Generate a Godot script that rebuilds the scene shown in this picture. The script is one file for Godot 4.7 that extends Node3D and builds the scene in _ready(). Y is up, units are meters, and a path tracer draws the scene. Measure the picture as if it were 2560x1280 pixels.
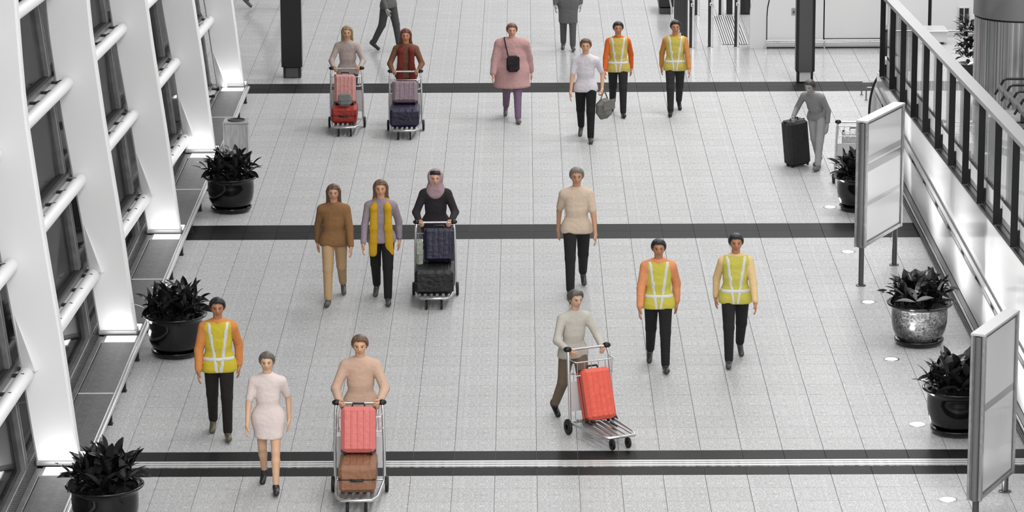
extends Node3D
# Arrivals hall seen from above through a long lens.  Floor is y = 0, the hall runs along -z.

const RIB_Z0 := -36.236
const RIB_STEP := -5.717
const WALL_X := 5.83
var mats := {}
var used := {}
var granite_tex: ImageTexture
var fine_tex: ImageTexture
var brushed_tex: ImageTexture
var cloth_normal: ImageTexture
var glaze_tex: ImageTexture

# ------------------------------------------------------------------ mesh buffer
class Buf:
	var v := PackedVector3Array()
	var n := PackedVector3Array()
	var c := PackedColorArray()
	var i := PackedInt32Array()
	var col := Color.WHITE
	func vert(p: Vector3, nn: Vector3) -> int:
		v.append(p); n.append(nn); c.append(col)
		return v.size() - 1
	func tri_i(a: int, b: int, d: int) -> void:   # counter-clockwise seen from outside
		i.append(a); i.append(d); i.append(b)
	func tri(a: Vector3, b: Vector3, d: Vector3) -> void:
		var nn := (b - a).cross(d - a).normalized()
		var k := vert(a, nn); vert(b, nn); vert(d, nn)
		tri_i(k, k + 1, k + 2)
	func quad(a: Vector3, b: Vector3, d: Vector3, e: Vector3) -> void:
		var nn := (d - a).cross(e - b).normalized()
		var k := vert(a, nn); vert(b, nn); vert(d, nn); vert(e, nn)
		tri_i(k, k + 1, k + 2); tri_i(k, k + 2, k + 3)
	func box(o: Vector3, s: Vector3, bs := Basis()) -> void:
		cbox(o, s, 0.0, bs)
	func cbox(o: Vector3, s: Vector3, r: float, bs := Basis()) -> void:   # box with chamfered edges
		var h := s * 0.5
		r = minf(r, minf(h.x, minf(h.y, h.z)) * 0.95)
		var ax := [Vector3(1, 0, 0), Vector3(0, 1, 0), Vector3(0, 0, 1)]
		for a in 3:
			var u: Vector3 = ax[(a + 1) % 3]
			var w: Vector3 = ax[(a + 2) % 3]
			var hu: float = h[(a + 1) % 3] - r
			var hw: float = h[(a + 2) % 3] - r
			for sg in [1.0, -1.0]:
				var f: Vector3 = ax[a] * h[a] * sg
				var p1 := f - u * hu - w * hw
				var p2 := f + u * hu - w * hw
				var p3 := f + u * hu + w * hw
				var p4 := f - u * hu + w * hw
				if sg > 0: quad(o + bs * p1, o + bs * p2, o + bs * p3, o + bs * p4)
				else: quad(o + bs * p4, o + bs * p3, o + bs * p2, o + bs * p1)
		if r <= 0.0: return
		for a in 3:      # edges along axis a
			var e: Vector3 = ax[a] * (h[a] - r)
			var ub := (a + 1) % 3
			var wb := (a + 2) % 3
			for su in [1.0, -1.0]:
				for sw in [1.0, -1.0]:
					var q1: Vector3 = ax[ub] * h[ub] * su + ax[wb] * (h[wb] - r) * sw
					var q2: Vector3 = ax[ub] * (h[ub] - r) * su + ax[wb] * h[wb] * sw
					if su * sw > 0: quad(o + bs * (q1 - e), o + bs * (q2 - e), o + bs * (q2 + e), o + bs * (q1 + e))
					else: quad(o + bs * (q1 + e), o + bs * (q2 + e), o + bs * (q2 - e), o + bs * (q1 - e))
		for sx in [1.0, -1.0]:
			for sy in [1.0, -1.0]:
				for sz in [1.0, -1.0]:
					var a1 := Vector3(h.x * sx, (h.y - r) * sy, (h.z - r) * sz)
					var a2 := Vector3((h.x - r) * sx, h.y * sy, (h.z - r) * sz)
					var a3 := Vector3((h.x - r) * sx, (h.y - r) * sy, h.z * sz)
					if sx * sy * sz > 0: tri(o + bs * a1, o + bs * a2, o + bs * a3)
					else: tri(o + bs * a1, o + bs * a3, o + bs * a2)
	func lathe(prof: Array, seg: int, xf := Transform3D()) -> void:   # prof: Vector2(r, y) from bottom up, smooth
		var m := prof.size()
		var base := v.size()
		for j in m:
			var pa: Vector2 = prof[maxi(j - 1, 0)]
			var pb: Vector2 = prof[mini(j + 1, m - 1)]
			var t := (pb - pa).normalized()
			for k in seg:
				var a := TAU * k / seg
				var nn := Vector3(t.y * cos(a), -t.x, t.y * sin(a))
				vert(xf * Vector3(prof[j].x * cos(a), prof[j].y, prof[j].x * sin(a)), (xf.basis * nn).normalized())
		for j in m - 1:
			for k in seg:
				var k2 := (k + 1) % seg
				var A := base + j * seg + k
				var B := base + j * seg + k2
				var C := base + (j + 1) * seg + k2
				var D := base + (j + 1) * seg + k
				tri_i(A, D, C); tri_i(A, C, B)
	func disc(o: Vector3, r: float, seg: int, up := Vector3.UP) -> void:
		var x := up.cross(Vector3(0.3, 0.2, 0.9)).normalized()
		var y := up.cross(x)
		var k0 := vert(o, up)
		for k in seg:
			var a := TAU * k / seg
			vert(o + (x * cos(a) + y * sin(a)) * r, up)
		for k in seg: tri_i(k0, k0 + 1 + k, k0 + 1 + (k + 1) % seg)
	func tube(pts: Array, r: float, seg := 8, caps := true) -> void:
		var m := pts.size()
		var base := v.size()
		var ref := Vector3.UP
		var d0: Vector3 = (pts[1] - pts[0]).normalized()
		if absf(d0.dot(ref)) > 0.9: ref = Vector3.RIGHT
		for j in m:
			var t: Vector3 = (pts[mini(j + 1, m - 1)] - pts[maxi(j - 1, 0)]).normalized()
			var x := t.cross(ref).normalized()
			var y := x.cross(t)
			ref = y
			for k in seg:
				var a := TAU * k / seg
				var nn := x * cos(a) + y * sin(a)
				vert(pts[j] + nn * r, nn)
		for j in m - 1:
			for k in seg:
				var k2 := (k + 1) % seg
				tri_i(base + j * seg + k, base + (j + 1) * seg + k2, base + j * seg + k2)
				tri_i(base + j * seg + k, base + (j + 1) * seg + k, base + (j + 1) * seg + k2)
		if caps:
			disc(pts[0], r, seg, (pts[0] - pts[1]).normalized())
			disc(pts[m - 1], r, seg, (pts[m - 1] - pts[m - 2]).normalized())
	func extrude(poly: PackedVector2Array, depth: float, xf := Transform3D()) -> void:   # in xy, from z = 0 to z = depth
		if Geometry2D.is_polygon_clockwise(poly): poly.reverse()
		var t := Geometry2D.triangulate_polygon(poly)
		for k in range(0, t.size(), 3):
			var a := poly[t[k]]; var b := poly[t[k + 1]]; var d := poly[t[k + 2]]
			if (b - a).cross(d - a) < 0.0:
				var q := b; b = d; d = q
			tri(xf * Vector3(a.x, a.y, depth), xf * Vector3(b.x, b.y, depth), xf * Vector3(d.x, d.y, depth))
			tri(xf * Vector3(a.x, a.y, 0), xf * Vector3(d.x, d.y, 0), xf * Vector3(b.x, b.y, 0))
		for k in poly.size():
			var a := poly[k]; var b := poly[(k + 1) % poly.size()]
			quad(xf * Vector3(a.x, a.y, 0), xf * Vector3(b.x, b.y, 0), xf * Vector3(b.x, b.y, depth), xf * Vector3(a.x, a.y, depth))
	func ball(o: Vector3, rad: Vector3, seg := 14, rings := 9) -> void:
		var prof := []
		for j in rings + 1:
			var a := -PI / 2 + PI * j / rings
			prof.append(Vector2(maxf(cos(a), 0.0005), sin(a)))
		lathe(prof, seg, Transform3D(Basis.from_scale(rad), o))
	func add(b: Buf, xf := Transform3D()) -> void:
		var base := v.size()
		var flip := xf.basis.determinant() < 0.0
		var nb := xf.basis.inverse().transposed()
		for k in b.v.size():
			v.append(xf * b.v[k]); n.append((nb * b.n[k]).normalized()); c.append(b.c[k])
		for k in range(0, b.i.size(), 3):
			i.append(base + b.i[k])
			i.append(base + b.i[k + (2 if flip else 1)])
			i.append(base + b.i[k + (1 if flip else 2)])
	func mesh() -> ArrayMesh:
		var a := []
		a.resize(Mesh.ARRAY_MAX)
		a[Mesh.ARRAY_VERTEX] = v
		a[Mesh.ARRAY_NORMAL] = n
		a[Mesh.ARRAY_COLOR] = c
		a[Mesh.ARRAY_INDEX] = i
		var m := ArrayMesh.new()
		m.add_surface_from_arrays(Mesh.PRIMITIVE_TRIANGLES, a)
		return m

# ------------------------------------------------------------------ blended capsule field -> surface net
class Field:
	var lo: Vector3
	var cell: float
	var nx: int
	var ny: int
	var nz: int
	var f := PackedFloat32Array()
	func _init(a: Vector3, b: Vector3, cs: float) -> void:
		lo = a; cell = cs
		nx = int(ceil((b.x - a.x) / cs)) + 1
		ny = int(ceil((b.y - a.y) / cs)) + 1
		nz = int(ceil((b.z - a.z) / cs)) + 1
		f.resize(nx * ny * nz)
		f.fill(9.0)
	func bone(a: Vector3, b: Vector3, ra: float, rb: float, flat := 1.0, k := 0.03) -> void:
		var m := maxf(ra, rb) + k + cell * 2.0
		var l := (a.min(b) - Vector3.ONE * m - lo) / cell
		var h := (a.max(b) + Vector3.ONE * m - lo) / cell
		var x0 := maxi(0, int(l.x)); var x1 := mini(nx - 1, int(h.x) + 1)
		var y0 := maxi(0, int(l.y)); var y1 := mini(ny - 1, int(h.y) + 1)
		var z0 := maxi(0, int(l.z)); var z1 := mini(nz - 1, int(h.z) + 1)
		var iv := 1.0 / flat
		var ab := b - a
		ab.z *= iv
		var den := 1.0 / maxf(ab.length_squared(), 1e-8)
		var dr := rb - ra
		var ik := 0.25 / k
		for z in range(z0, z1 + 1):
			var pz := (lo.z + z * cell - a.z) * iv
			for y in range(y0, y1 + 1):
				var py := lo.y + y * cell - a.y
				var row := (z * ny + y) * nx
				for x in range(x0, x1 + 1):
					var p := Vector3(lo.x + x * cell - a.x, py, pz)
					var t := clampf(p.dot(ab) * den, 0.0, 1.0)
					var d := (p - ab * t).length() - (ra + dr * t)
					var o := f[row + x]
					var e := k - absf(d - o)
					if e > 0.0: f[row + x] = minf(d, o) - e * e * ik
					elif d < o: f[row + x] = d
	# clips: array of Plane (keeps the side below the plane); off shrinks (+) or grows (-)
	func net(out: Buf, clips := [], off := 0.0) -> void:
		var g := f
		if clips.size() > 0 or off != 0.0:
			g = f.duplicate()
			for z in nz:
				for y in ny:
					for x in nx:
						var q := (z * ny + y) * nx + x
						var d := f[q]
						if d > 8.0: continue
						d += off
						var p := lo + Vector3(x, y, z) * cell
						for pl in clips: d = maxf(d, pl.distance_to(p))
						g[q] = d
		var idx := PackedInt32Array()
		idx.resize(g.size()); idx.fill(-1)
		var offs := [0, 1, nx, nx + 1, nx * ny, nx * ny + 1, nx * ny + nx, nx * ny + nx + 1]
		var co := [Vector3(0, 0, 0), Vector3(1, 0, 0), Vector3(0, 1, 0), Vector3(1, 1, 0), Vector3(0, 0, 1), Vector3(1, 0, 1), Vector3(0, 1, 1), Vector3(1, 1, 1)]
		var ed := [[0, 1], [2, 3], [4, 5], [6, 7], [0, 2], [1, 3], [4, 6], [5, 7], [0, 4], [1, 5], [2, 6], [3, 7]]
		var lim := cell * 2.5
		var base := out.v.size()
		var list := PackedInt32Array()
		for z in nz - 1:
			for y in ny - 1:
				var row := (z * ny + y) * nx
				for x in nx - 1:
					var q := row + x
					if absf(g[q]) > lim: continue
					var neg := 0
					for j in 8:
						if g[q + offs[j]] < 0.0: neg += 1
					if neg == 0 or neg == 8: continue
					var s := Vector3.ZERO
					var cnt := 0
					for e in ed:
						var d0 := g[q + offs[e[0]]]
						var d1 := g[q + offs[e[1]]]
						if (d0 < 0.0) != (d1 < 0.0):
							s += co[e[0]].lerp(co[e[1]], d0 / (d0 - d1))
							cnt += 1
					out.vert(lo + (Vector3(x, y, z) + s / cnt) * cell, Vector3.ZERO)
					idx[q] = out.v.size() - 1
					list.append(q)
		var sx := 1
		var sy := nx
		var sz := nx * ny
		for q in list:
			var inn := g[q] < 0.0
			for a in 3:
				var st: int = [sx, sy, sz][a]
				if inn == (g[q + st] < 0.0): continue
				var u: int = [sy, sz, sx][a]
				var w: int = [sz, sx, sy][a]
				var i0 := idx[q]
				var i1 := idx[q - u]
				var i2 := idx[q - u - w]
				var i3 := idx[q - w]
				if i1 < 0 or i2 < 0 or i3 < 0: continue
				if not inn:
					var t := i1; i1 = i3; i3 = t
				out.tri_i(i0, i1, i2); out.tri_i(i0, i2, i3)
				var nn := (out.v[i2] - out.v[i0]).cross(out.v[i3] - out.v[i1])
				for j in [i0, i1, i2, i3]: out.n[j] += nn
		for k in range(base, out.v.size()): out.n[k] = out.n[k].normalized()

# ------------------------------------------------------------------ scene helpers
func numbered(called: String) -> String:
	var k: int = used.get(called, 0)
	used[called] = k + 1
	return called if k == 0 else "%s_%03d" % [called, k]

func tag(o: Node, label: String, category: String, group := "") -> Node:
	o.set_meta("label", label); o.set_meta("category", category)
	if group: o.set_meta("group", group)
	return o

func thing(called: String, label: String, category: String, at := Vector3.ZERO, turn := 0.0, group := "") -> Node3D:
	var o := Node3D.new()
	o.name = numbered(called)
	add_child(o)
	o.position = at
	o.rotation.y = turn
	tag(o, label, category, group)
	return o

func part(called: String, shape, m: Material, parent: Node, at := Vector3.ZERO) -> MeshInstance3D:
	var o := MeshInstance3D.new()
	o.name = called
	o.mesh = shape.mesh() if shape is Buf else shape
	o.material_override = m
	o.position = at
	parent.add_child(o, true)
	return o

func struct(called: String, shape, m: Material) -> MeshInstance3D:
	var o := MeshInstance3D.new()
	o.name = called
	o.mesh = shape.mesh() if shape is Buf else shape
	o.material_override = m
	add_child(o, true)
	o.set_meta("kind", "structure")
	return o

func group_struct(called: String, label: String) -> Node3D:
	var o := Node3D.new()
	o.name = called
	add_child(o, true)
	o.set_meta("kind", "structure")
	o.set_meta("label", label)
	return o

func mat(called: String, col: Color, rough := 0.6, metal := 0.0) -> StandardMaterial3D:
	if mats.has(called): return mats[called]
	var m := StandardMaterial3D.new()
	m.resource_name = called
	m.albedo_color = col
	m.roughness = rough
	m.metallic = metal
	mats[called] = m
	return m

func grey(called: String, g: float, rough := 0.6, metal := 0.0) -> StandardMaterial3D:
	return mat(called, Color(g, g, g), rough, metal)

func cloth(called: String, col: Color, rough := 0.9) -> StandardMaterial3D:
	if mats.has(called): return mats[called]
	var m := mat(called, col, rough)
	m.normal_enabled = true
	m.normal_texture = cloth_normal
	m.normal_scale = 0.5
	m.uv1_triplanar = true
	m.uv1_scale = Vector3.ONE * 2.2
	return m

func textured(m: StandardMaterial3D, tex: Texture2D, sc: float, world := true) -> StandardMaterial3D:
	m.albedo_texture = tex
	m.uv1_triplanar = true
	m.uv1_world_triplanar = world
	m.uv1_scale = Vector3.ONE * sc
	return m

func speckle(sz: int, freq: float, low: float, high: float, sd: int, stretch := Vector2.ONE, oct := 3) -> ImageTexture:
	var nz := FastNoiseLite.new()
	nz.seed = sd
	nz.frequency = freq
	nz.noise_type = FastNoiseLite.TYPE_SIMPLEX_SMOOTH
	nz.fractal_octaves = oct
	var im := Image.create(sz, sz, false, Image.FORMAT_RGB8)
	var R := sz / TAU
	for y in sz:
		for x in sz:
			var a := TAU * x / sz
			# cylinder in x keeps the texture seamless across; y is mirrored
			var yy := float(y if y < sz / 2 else sz - y) * 2.0
			var q := nz.get_noise_3d(R * cos(a) * stretch.x, R * sin(a) * stretch.x, yy * stretch.y * 0.5)
			var g := clampf(lerpf(low, high, 0.5 + 0.8 * q), 0.0, 1.0)
			im.set_pixel(x, y, Color(g, g, g))
	return ImageTexture.create_from_image(im)

func make_textures() -> void:
	granite_tex = speckle(256, 0.11, 0.70, 1.0, 5, Vector2.ONE, 4)
	fine_tex = speckle(256, 0.03, 0.84, 1.0, 11)
	brushed_tex = speckle(256, 0.09, 0.35, 1.0, 3, Vector2(1.0, 0.02))
	glaze_tex = speckle(256, 0.05, 0.25, 1.0, 21, Vector2.ONE, 4)
	var nz := FastNoiseLite.new()
	nz.seed = 8
	nz.frequency = 0.02
	nz.fractal_octaves = 3
	var im := nz.get_seamless_image(256, 256)
	im.bump_map_to_normal_map(9.0)
	cloth_normal = ImageTexture.create_from_image(im)

func area(called: String, at: Vector3, size: Vector2, energy: float, facing: Vector3, col := Color.WHITE) -> void:
	var l := AreaLight3D.new()
	l.name = called
	l.area_size = size
	l.area_normalize_energy = false
	l.light_energy = energy
	l.light_color = col
	l.shadow_enabled = true
	l.area_range = 120.0
	add_child(l, true)
	var up := Vector3.FORWARD if absf(facing.y) > 0.9 else Vector3.UP
	l.look_at_from_position(at, at + facing, up)

func ledge(z: float) -> float:        # underside of the balustrade posts along the ramp edge
	return 1.86 + (z + 39.4) * 0.0474

func terrace(z: float) -> float:
	return ledge(z) + 0.2

# ------------------------------------------------------------------ the scene
func _ready() -> void:
	# --- camera
	var cam := Camera3D.new()
	cam.name = "camera"
	add_child(cam)
	cam.position = Vector3(0, 11.2, 0)
	cam.basis = Basis(Vector3.UP, 0.00414678) * Basis(Vector3.RIGHT, -0.23463742) * Basis(Vector3.BACK, -0.00503999)
	cam.keep_aspect = Camera3D.KEEP_HEIGHT
	cam.fov = rad_to_deg(2.0 * atan(640.0 / 8500.0))
	cam.near = 0.5
	cam.far = 300.0
	cam.current = true
	# --- night outside, exposure
	var we := WorldEnvironment.new()
	we.name = "world_environment"
	var env := Environment.new()
	env.background_mode = Environment.BG_COLOR
	env.background_color = Color(0.05, 0.05, 0.05)
	env.tonemap_mode = Environment.TONE_MAPPER_LINEAR
	env.tonemap_exposure = 0.77
	env.sdfgi_enabled = true
	env.ssao_enabled = true
	env.ssil_enabled = true
	we.environment = env
	add_child(we)
	make_textures()
	# --- ceiling lights of the hall, all unseen
	for z in [-26.0, -40.0, -54.0, -68.0, -80.0]:
		ceiling_panel(Vector3(7.5, 13.9, z), Vector2(3.2, 9.0), 6.2 if z < -50.0 else 1.4)
		ceiling_panel(Vector3(0.5, 13.9, z), Vector2(1.8, 9.0), 4.0)
	for z in [-2.0, -13.0]:  # wide unseen panels added near the camera to brighten the rib faces
		ceiling_panel(Vector3(2.5, 13.9, z), Vector2(11.0, 8.0), 6.0)
	build_shell()
	build_floor()
	build_facade()
	build_ramp_side()
	build_far_end()
	build_signs()
	build_pots()
	build_floor_lights()
	build_luggage_and_people()

func ceiling_panel(at: Vector3, size: Vector2, e: float) -> void:
	var t := thing("ceiling_light", "unseen light panel in the hall ceiling", "ceiling light", at, 0.0, "ceiling light panels")
	var b := Buf.new()
	b.cbox(Vector3(0, 0.05, 0), Vector3(size.x + 0.12, 0.1, size.y + 0.12), 0.02)
	part("housing", b, grey("lamp_housing", 0.8, 0.5), t)
	var d := Buf.new()
	d.box(Vector3(0, -0.005, 0), Vector3(size.x, 0.012, size.y))
	var m := grey("panel_light_glow", 0.9, 0.5)
	m.emission_enabled = true
	m.emission = Color.WHITE
	m.emission_energy_multiplier = 1.5
	part("diffuser", d, m, t)
	area("ceiling_panel_lamp", at + Vector3(0, -0.03, 0), size, e, Vector3.DOWN)

func build_shell() -> void:
	var white := grey("plaster_white", 0.86, 0.8)
	var b := Buf.new()
	b.box(Vector3(4, 14.2, -41), Vector3(27, 0.4, 100))
	struct("ceiling", b, grey("ceiling_paint", 0.82, 0.85))
	b = Buf.new()
	b.box(Vector3(4, 7, -88.2), Vector3(27, 14, 0.4))
	struct("wall_back", b, grey("wall_back_grey", 0.72, 0.8))
	b = Buf.new()
	b.box(Vector3(4, 7, 7.2), Vector3(27, 14, 0.4))
	struct("wall_front", b, white)
	b = Buf.new()
	b.box(Vector3(16.2, 7, -41), Vector3(0.4, 14, 96))
	struct("wall_right", b, white)
	b = Buf.new()
	b.box(Vector3(-6.5, 7, -12), Vector3(0.4, 14, 38.4))
	b.box(Vector3(-9.3, 7, -74), Vector3(0.4, 14, 28.4))
	struct("wall_left", b, white)
	b = Buf.new()
	b.box(Vector3(-7.7, 7, -59.9), Vector3(3.6, 14, 0.3))
	struct("wall_outside", b, grey("outside_cladding", 0.12, 0.8))
	b = Buf.new()
	b.box(Vector3(-13.0, -0.2, -45.0), Vector3(14.4, 0.3, 29.5))
	struct("floor_outside", b, grey("apron_asphalt", 0.16, 0.9))

func tile_buf(sx: float, sz: float) -> Buf:
	var b := Buf.new()
	var r := 0.0015
	var x := sx * 0.5; var z := sz * 0.5
	b.quad(Vector3(-x + r, 0, z - r), Vector3(x - r, 0, z - r), Vector3(x - r, 0, -z + r), Vector3(-x + r, 0, -z + r))
	var y := -0.012
	b.quad(Vector3(-x, y, z), Vector3(x, y, z), Vector3(x - r, 0, z - r), Vector3(-x + r, 0, z - r))
	b.quad(Vector3(x, y, -z), Vector3(-x, y, -z), Vector3(-x + r, 0, -z + r), Vector3(x - r, 0, -z + r))
	b.quad(Vector3(x, y, z), Vector3(x, y, -z), Vector3(x - r, 0, -z + r), Vector3(x - r, 0, z - r))
	b.quad(Vector3(-x, y, -z), Vector3(-x, y, z), Vector3(-x + r, 0, z - r), Vector3(-x + r, 0, -z + r))
	return b

func granite(called: String, g: float, rough: float) -> StandardMaterial3D:
	if mats.has(called): return mats[called]
	var m := textured(grey(called, g, rough), granite_tex, 1.25)
	m.metallic_specular = 0.5 if rough < 0.3 else 0.22
	return m

func build_floor() -> void:
	var rng := RandomNumberGenerator.new()
	rng.seed = 77
	var b := Buf.new()
	b.box(Vector3(5.9, -0.215, -26.4), Vector3(23.2, 0.4, 67.0))
	b.box(Vector3(4, -0.215, -74.3), Vector3(27, 0.4, 28.8))
	var slab := struct("floor", b, grey("joint_grout", 0.58, 0.9))
	slab.set_meta("label", "pale speckled granite tile floor of the concourse")
	var tones := [granite("granite_pale_a", 0.80, 0.42), granite("granite_pale_b", 0.808, 0.42), granite("granite_pale_c", 0.792, 0.42)]
	var far_tones := [granite("granite_polished_a", 0.80, 0.16), granite("granite_polished_b", 0.81, 0.16), granite("granite_polished_c", 0.79, 0.18)]
	var pitch := 0.4685
	var gap := 0.0032
	var x0 := -0.822 - pitch * 9.0
	# fields between the dark bands: near, middle, far, beyond
	var fields := [[-31.0, -36.32, 11], [-37.27, -47.92, 23], [-48.86, -59.33, 22], [-60.26, -88.0, 59]]
	var cells := []
	for fi in fields.size():
		var zf: float = fields[fi][0]
		var ze: float = fields[fi][1]
		var rows: int = fields[fi][2]
		var dz := (zf - ze) / rows
		var c0 := 0 if fi < 3 else -9
		var c1 := 25 if fi < 3 else 30
		for r in rows:
			for k in range(c0, c1):
				var x := x0 + (k + 0.5) * pitch
				if fi < 3 and x + pitch * 0.5 > WALL_X and zf - (r + 0.5) * dz > -55.5: continue
				cells.append([Vector3(x, 0, zf - (r + 0.5) * dz), dz, fi])
	# 300 tiles that show largest: the near rows inside the frame
	cells.sort_custom(func(a, c): return a[0].z > c[0].z)
	var shared := {}
	var rest := [Buf.new(), Buf.new(), Buf.new(), Buf.new(), Buf.new(), Buf.new()]
	var made := 0
	for ce in cells:
		var p: Vector3 = ce[0]
		var t := rng.randi() % 3
		if p.z > -33.75: 
			rest[t].add(tile_buf(pitch - gap, ce[1] - gap), Transform3D(Basis(), p))
			continue
		if made < 300:
			var key := "%.4f" % ce[1]
			if not shared.has(key): shared[key] = tile_buf(pitch - gap, ce[1] - gap).mesh()
			part("tile" if made == 0 else "tile_%03d" % made, shared[key], tones[t], slab, p)
			made += 1
		else:
			var j: int = t + (3 if ce[2] == 3 else 0)
			rest[j].add(tile_buf(pitch - gap, ce[1] - gap), Transform3D(Basis(), p))
	for j in 6:
		var o := part("far_tiles", rest[j], tones[j] if j < 3 else far_tones[j - 3], slab)
		o.set_meta("kind", "stuff")
	# dark bands across the hall
	var dark := [granite("granite_black_a", 0.10, 0.52), granite("granite_black_b", 0.12, 0.52), granite("granite_black_c", 0.085, 0.52)]
	var bands := [[-36.32, -36.64, 1], [-36.91, -37.27, 1], [-47.92, -48.86, 2], [-59.33, -60.26, 2]]
	var names := ["trim_1", "trim_2", "trim_3", "trim_4"]
	var says := ["dark granite tile band in front of the metal expansion strip", "dark granite tile band just behind the metal expansion strip", "double dark granite tile band across the middle of the floor", "farthest double dark granite tile band beside the black pillar"]
	for bi in 4:
		var gs := group_struct(names[bi], says[bi])
		var rows: int = bands[bi][2]
		var dz: float = (bands[bi][0] - bands[bi][1]) / rows
		var ms := tile_buf(pitch - gap, dz - gap).mesh()
		for r in rows:
			for k in range(0, 25):
				var x := x0 + (k + 0.5) * pitch
				if bi < 3 and x + pitch * 0.5 > WALL_X + 0.3: continue
				part("tile", ms, dark[rng.randi() % 3], gs, Vector3(x, 0, bands[bi][0] - (r + 0.5) * dz))
	# metal expansion strip
	b = Buf.new()
	b.cbox(Vector3(0.46, -0.006, -36.775), Vector3(10.72, 0.016, 0.262), 0.004)
	var strip := struct("trim_5", b, textured(grey("strip_aluminium", 0.66, 0.4, 0.4), brushed_tex, 0.6))
	strip.set_meta("label", "aluminium expansion joint strip between two dark tile bands")
	for dz in [-0.085, 0.0, 0.085]:
		b = Buf.new()
		b.cbox(Vector3(0.46, 0.004, -36.775 + dz), Vector3(10.7, 0.006, 0.05), 0.002)
		part("strip_rib", b, grey("strip_rib_metal", 0.76, 0.4, 0.3), strip)

# ------------------------------------------------------------------ left facade
func rib_right(h: float) -> float:
	var hs := [0.0, 0.16, 0.65, 1.19, 1.66, 2.5, 2.95, 3.72, 4.08, 4.48, 5.39, 7.0, 9.0, 11.0, 14.0]
	var xs := [-4.955, -4.97, -5.025, -5.08, -5.13, -5.24, -5.295, -5.38, -5.42, -5.445, -5.48, -5.46, -5.25, -4.8, -3.7]
	for k in hs.size() - 1:
		if h <= hs[k + 1]: return lerpf(xs[k], xs[k + 1], (h - hs[k]) / (hs[k + 1] - hs[k]))
	return xs[-1]

func rib_left(h: float) -> float:
	return rib_right(h) - lerpf(0.475, 0.545, clampf(h / 3.5, 0.0, 1.0))

func glass_x(h: float) -> float:
	return -5.555 - 0.118 * h

func tube_h(k: float, row: int) -> float:
	return 1.22 - 0.275 * k + 1.24 * row

func tube_x(h: float) -> float:
	return -5.40 - 0.1 * h

func build_facade() -> void:
	var white := grey("rib_white_enamel", 0.90, 0.38)
	var alu := textured(grey("facade_aluminium", 0.55, 0.35, 0.5), fine_tex, 0.7)
	var darkframe := grey("facade_dark_gasket", 0.05, 0.5)
	var glass := mat("facade_glass", Color(0.12, 0.12, 0.12, 0.28), 0.03)
	glass.transparency = BaseMaterial3D.TRANSPARENCY_ALPHA
	glass.metallic_specular = 0.15
	var where := ["nearest, cut off by the left edge of the photo", "beside the frontmost potted plant", "behind the second potted plant from the front", "beside the third potted plant and the steel bin", "just behind the square steel bin", "farthest of the row, at the end of the benches"]
	for k in range(-1, 5):
		var z := RIB_Z0 + RIB_STEP * k
		var t := thing("facade_rib", "tall leaning white enamelled rib, " + where[k + 1], "column", Vector3(rib_right(0.16) - 0.24, 0.16, z), 0.0, "white facade ribs")
		var o := t.position
		var b := Buf.new()
		var hs := []
		var hh := 0.16
		while hh < 13.6:
			hs.append(hh)
			hh += 0.35
		hs.append(13.98)
		var ch := 0.022
		var th := 0.2
		var rings := []
		for h in hs:
			var l := rib_left(h); var r := rib_right(h)
			var ring := [Vector3(l, h, -ch), Vector3(l + ch, h, 0), Vector3(r - ch, h, 0), Vector3(r, h, -ch), Vector3(r, h, -th + ch), Vector3(r - ch, h, -th), Vector3(l + ch, h, -th), Vector3(l, h, -th + ch)]
			for q in 8: ring[q] = ring[q] + Vector3(0, 0, z) - o
			rings.append(ring)
		for j in rings.size() - 1:
			for q in 8:
				var q2 := (q + 1) % 8
				b.quad(rings[j][q], rings[j][q2], rings[j + 1][q2], rings[j + 1][q])
		part("shaft", b, white, t)
		# plinth shadow as a grey plate; gusset where the lowest tube meets the rib
		b = Buf.new()
		b.cbox(Vector3(0, 0.03, -0.1), Vector3(0.49, 0.06, 0.23), 0.008)
		part("foot_plate", b, grey("rib_foot_shadow_grey", 0.62, 0.45), t)
		var ht := tube_h(k, 0)
		b = Buf.new()
		var xl := rib_left(ht) - o.x
		var g0 := Vector3(xl, ht - o.y + 0.05, 0)
		b.tri(g0 + Vector3(0.015, 0, 0.001), g0 + Vector3(0.17, 0, 0.09), g0 + Vector3(0.03 - 0.08, 0.62, 0.001))
		b.tri(g0 + Vector3(0.17, 0, 0.09), g0 + Vector3(0.2, 0, 0.001), g0 + Vector3(0.03 - 0.08, 0.62, 0.001))
		b.tri(g0 + Vector3(0.015, 0, 0.001), g0 + Vector3(0.2, 0, 0.001), g0 + Vector3(0.17, 0, 0.09))
		part("gusset", b, white, t)
		# uplights let into the bench before and behind the rib
		for s in [0, 1]:
			var lz := z + 0.2 if s == 0 else z - 0.4
			var u := thing("bench_uplight", ("glowing bench uplight before the rib " if s == 0 else "glowing bench uplight behind the rib ") + where[k + 1].replace("nearest, ", "").replace("farthest of the row, ", ""), "uplight", Vector3(-5.16, 0.155, lz), 0.0, "bench uplights at the rib feet")
			b = Buf.new()
			b.cbox(Vector3(0, -0.03, 0), Vector3(0.44, 0.06, 0.36), 0.006)
			part("housing", b, grey("uplight_housing", 0.6, 0.35, 0.4), u)
			b = Buf.new()
			b.box(Vector3(0.01, 0.004, 0), Vector3(0.38, 0.008, 0.29))
			var m := grey("uplight_glow", 0.9, 0.4)
			m.emission_enabled = true
			m.emission = Color.WHITE
			m.emission_energy_multiplier = 1.0
			part("lens", b, m, u)
			if k >= 0: area("bench_uplight_lamp", u.position + Vector3(0.01, 0.02, 0), Vector2(0.38, 0.29), 2.6, Vector3.UP)
	# bays
	for k in range(-1, 4):
		var za := RIB_Z0 + RIB_STEP * k
		var zb := za + RIB_STEP
		bay(k, za, zb, white, alu, darkframe, glass)

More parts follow.
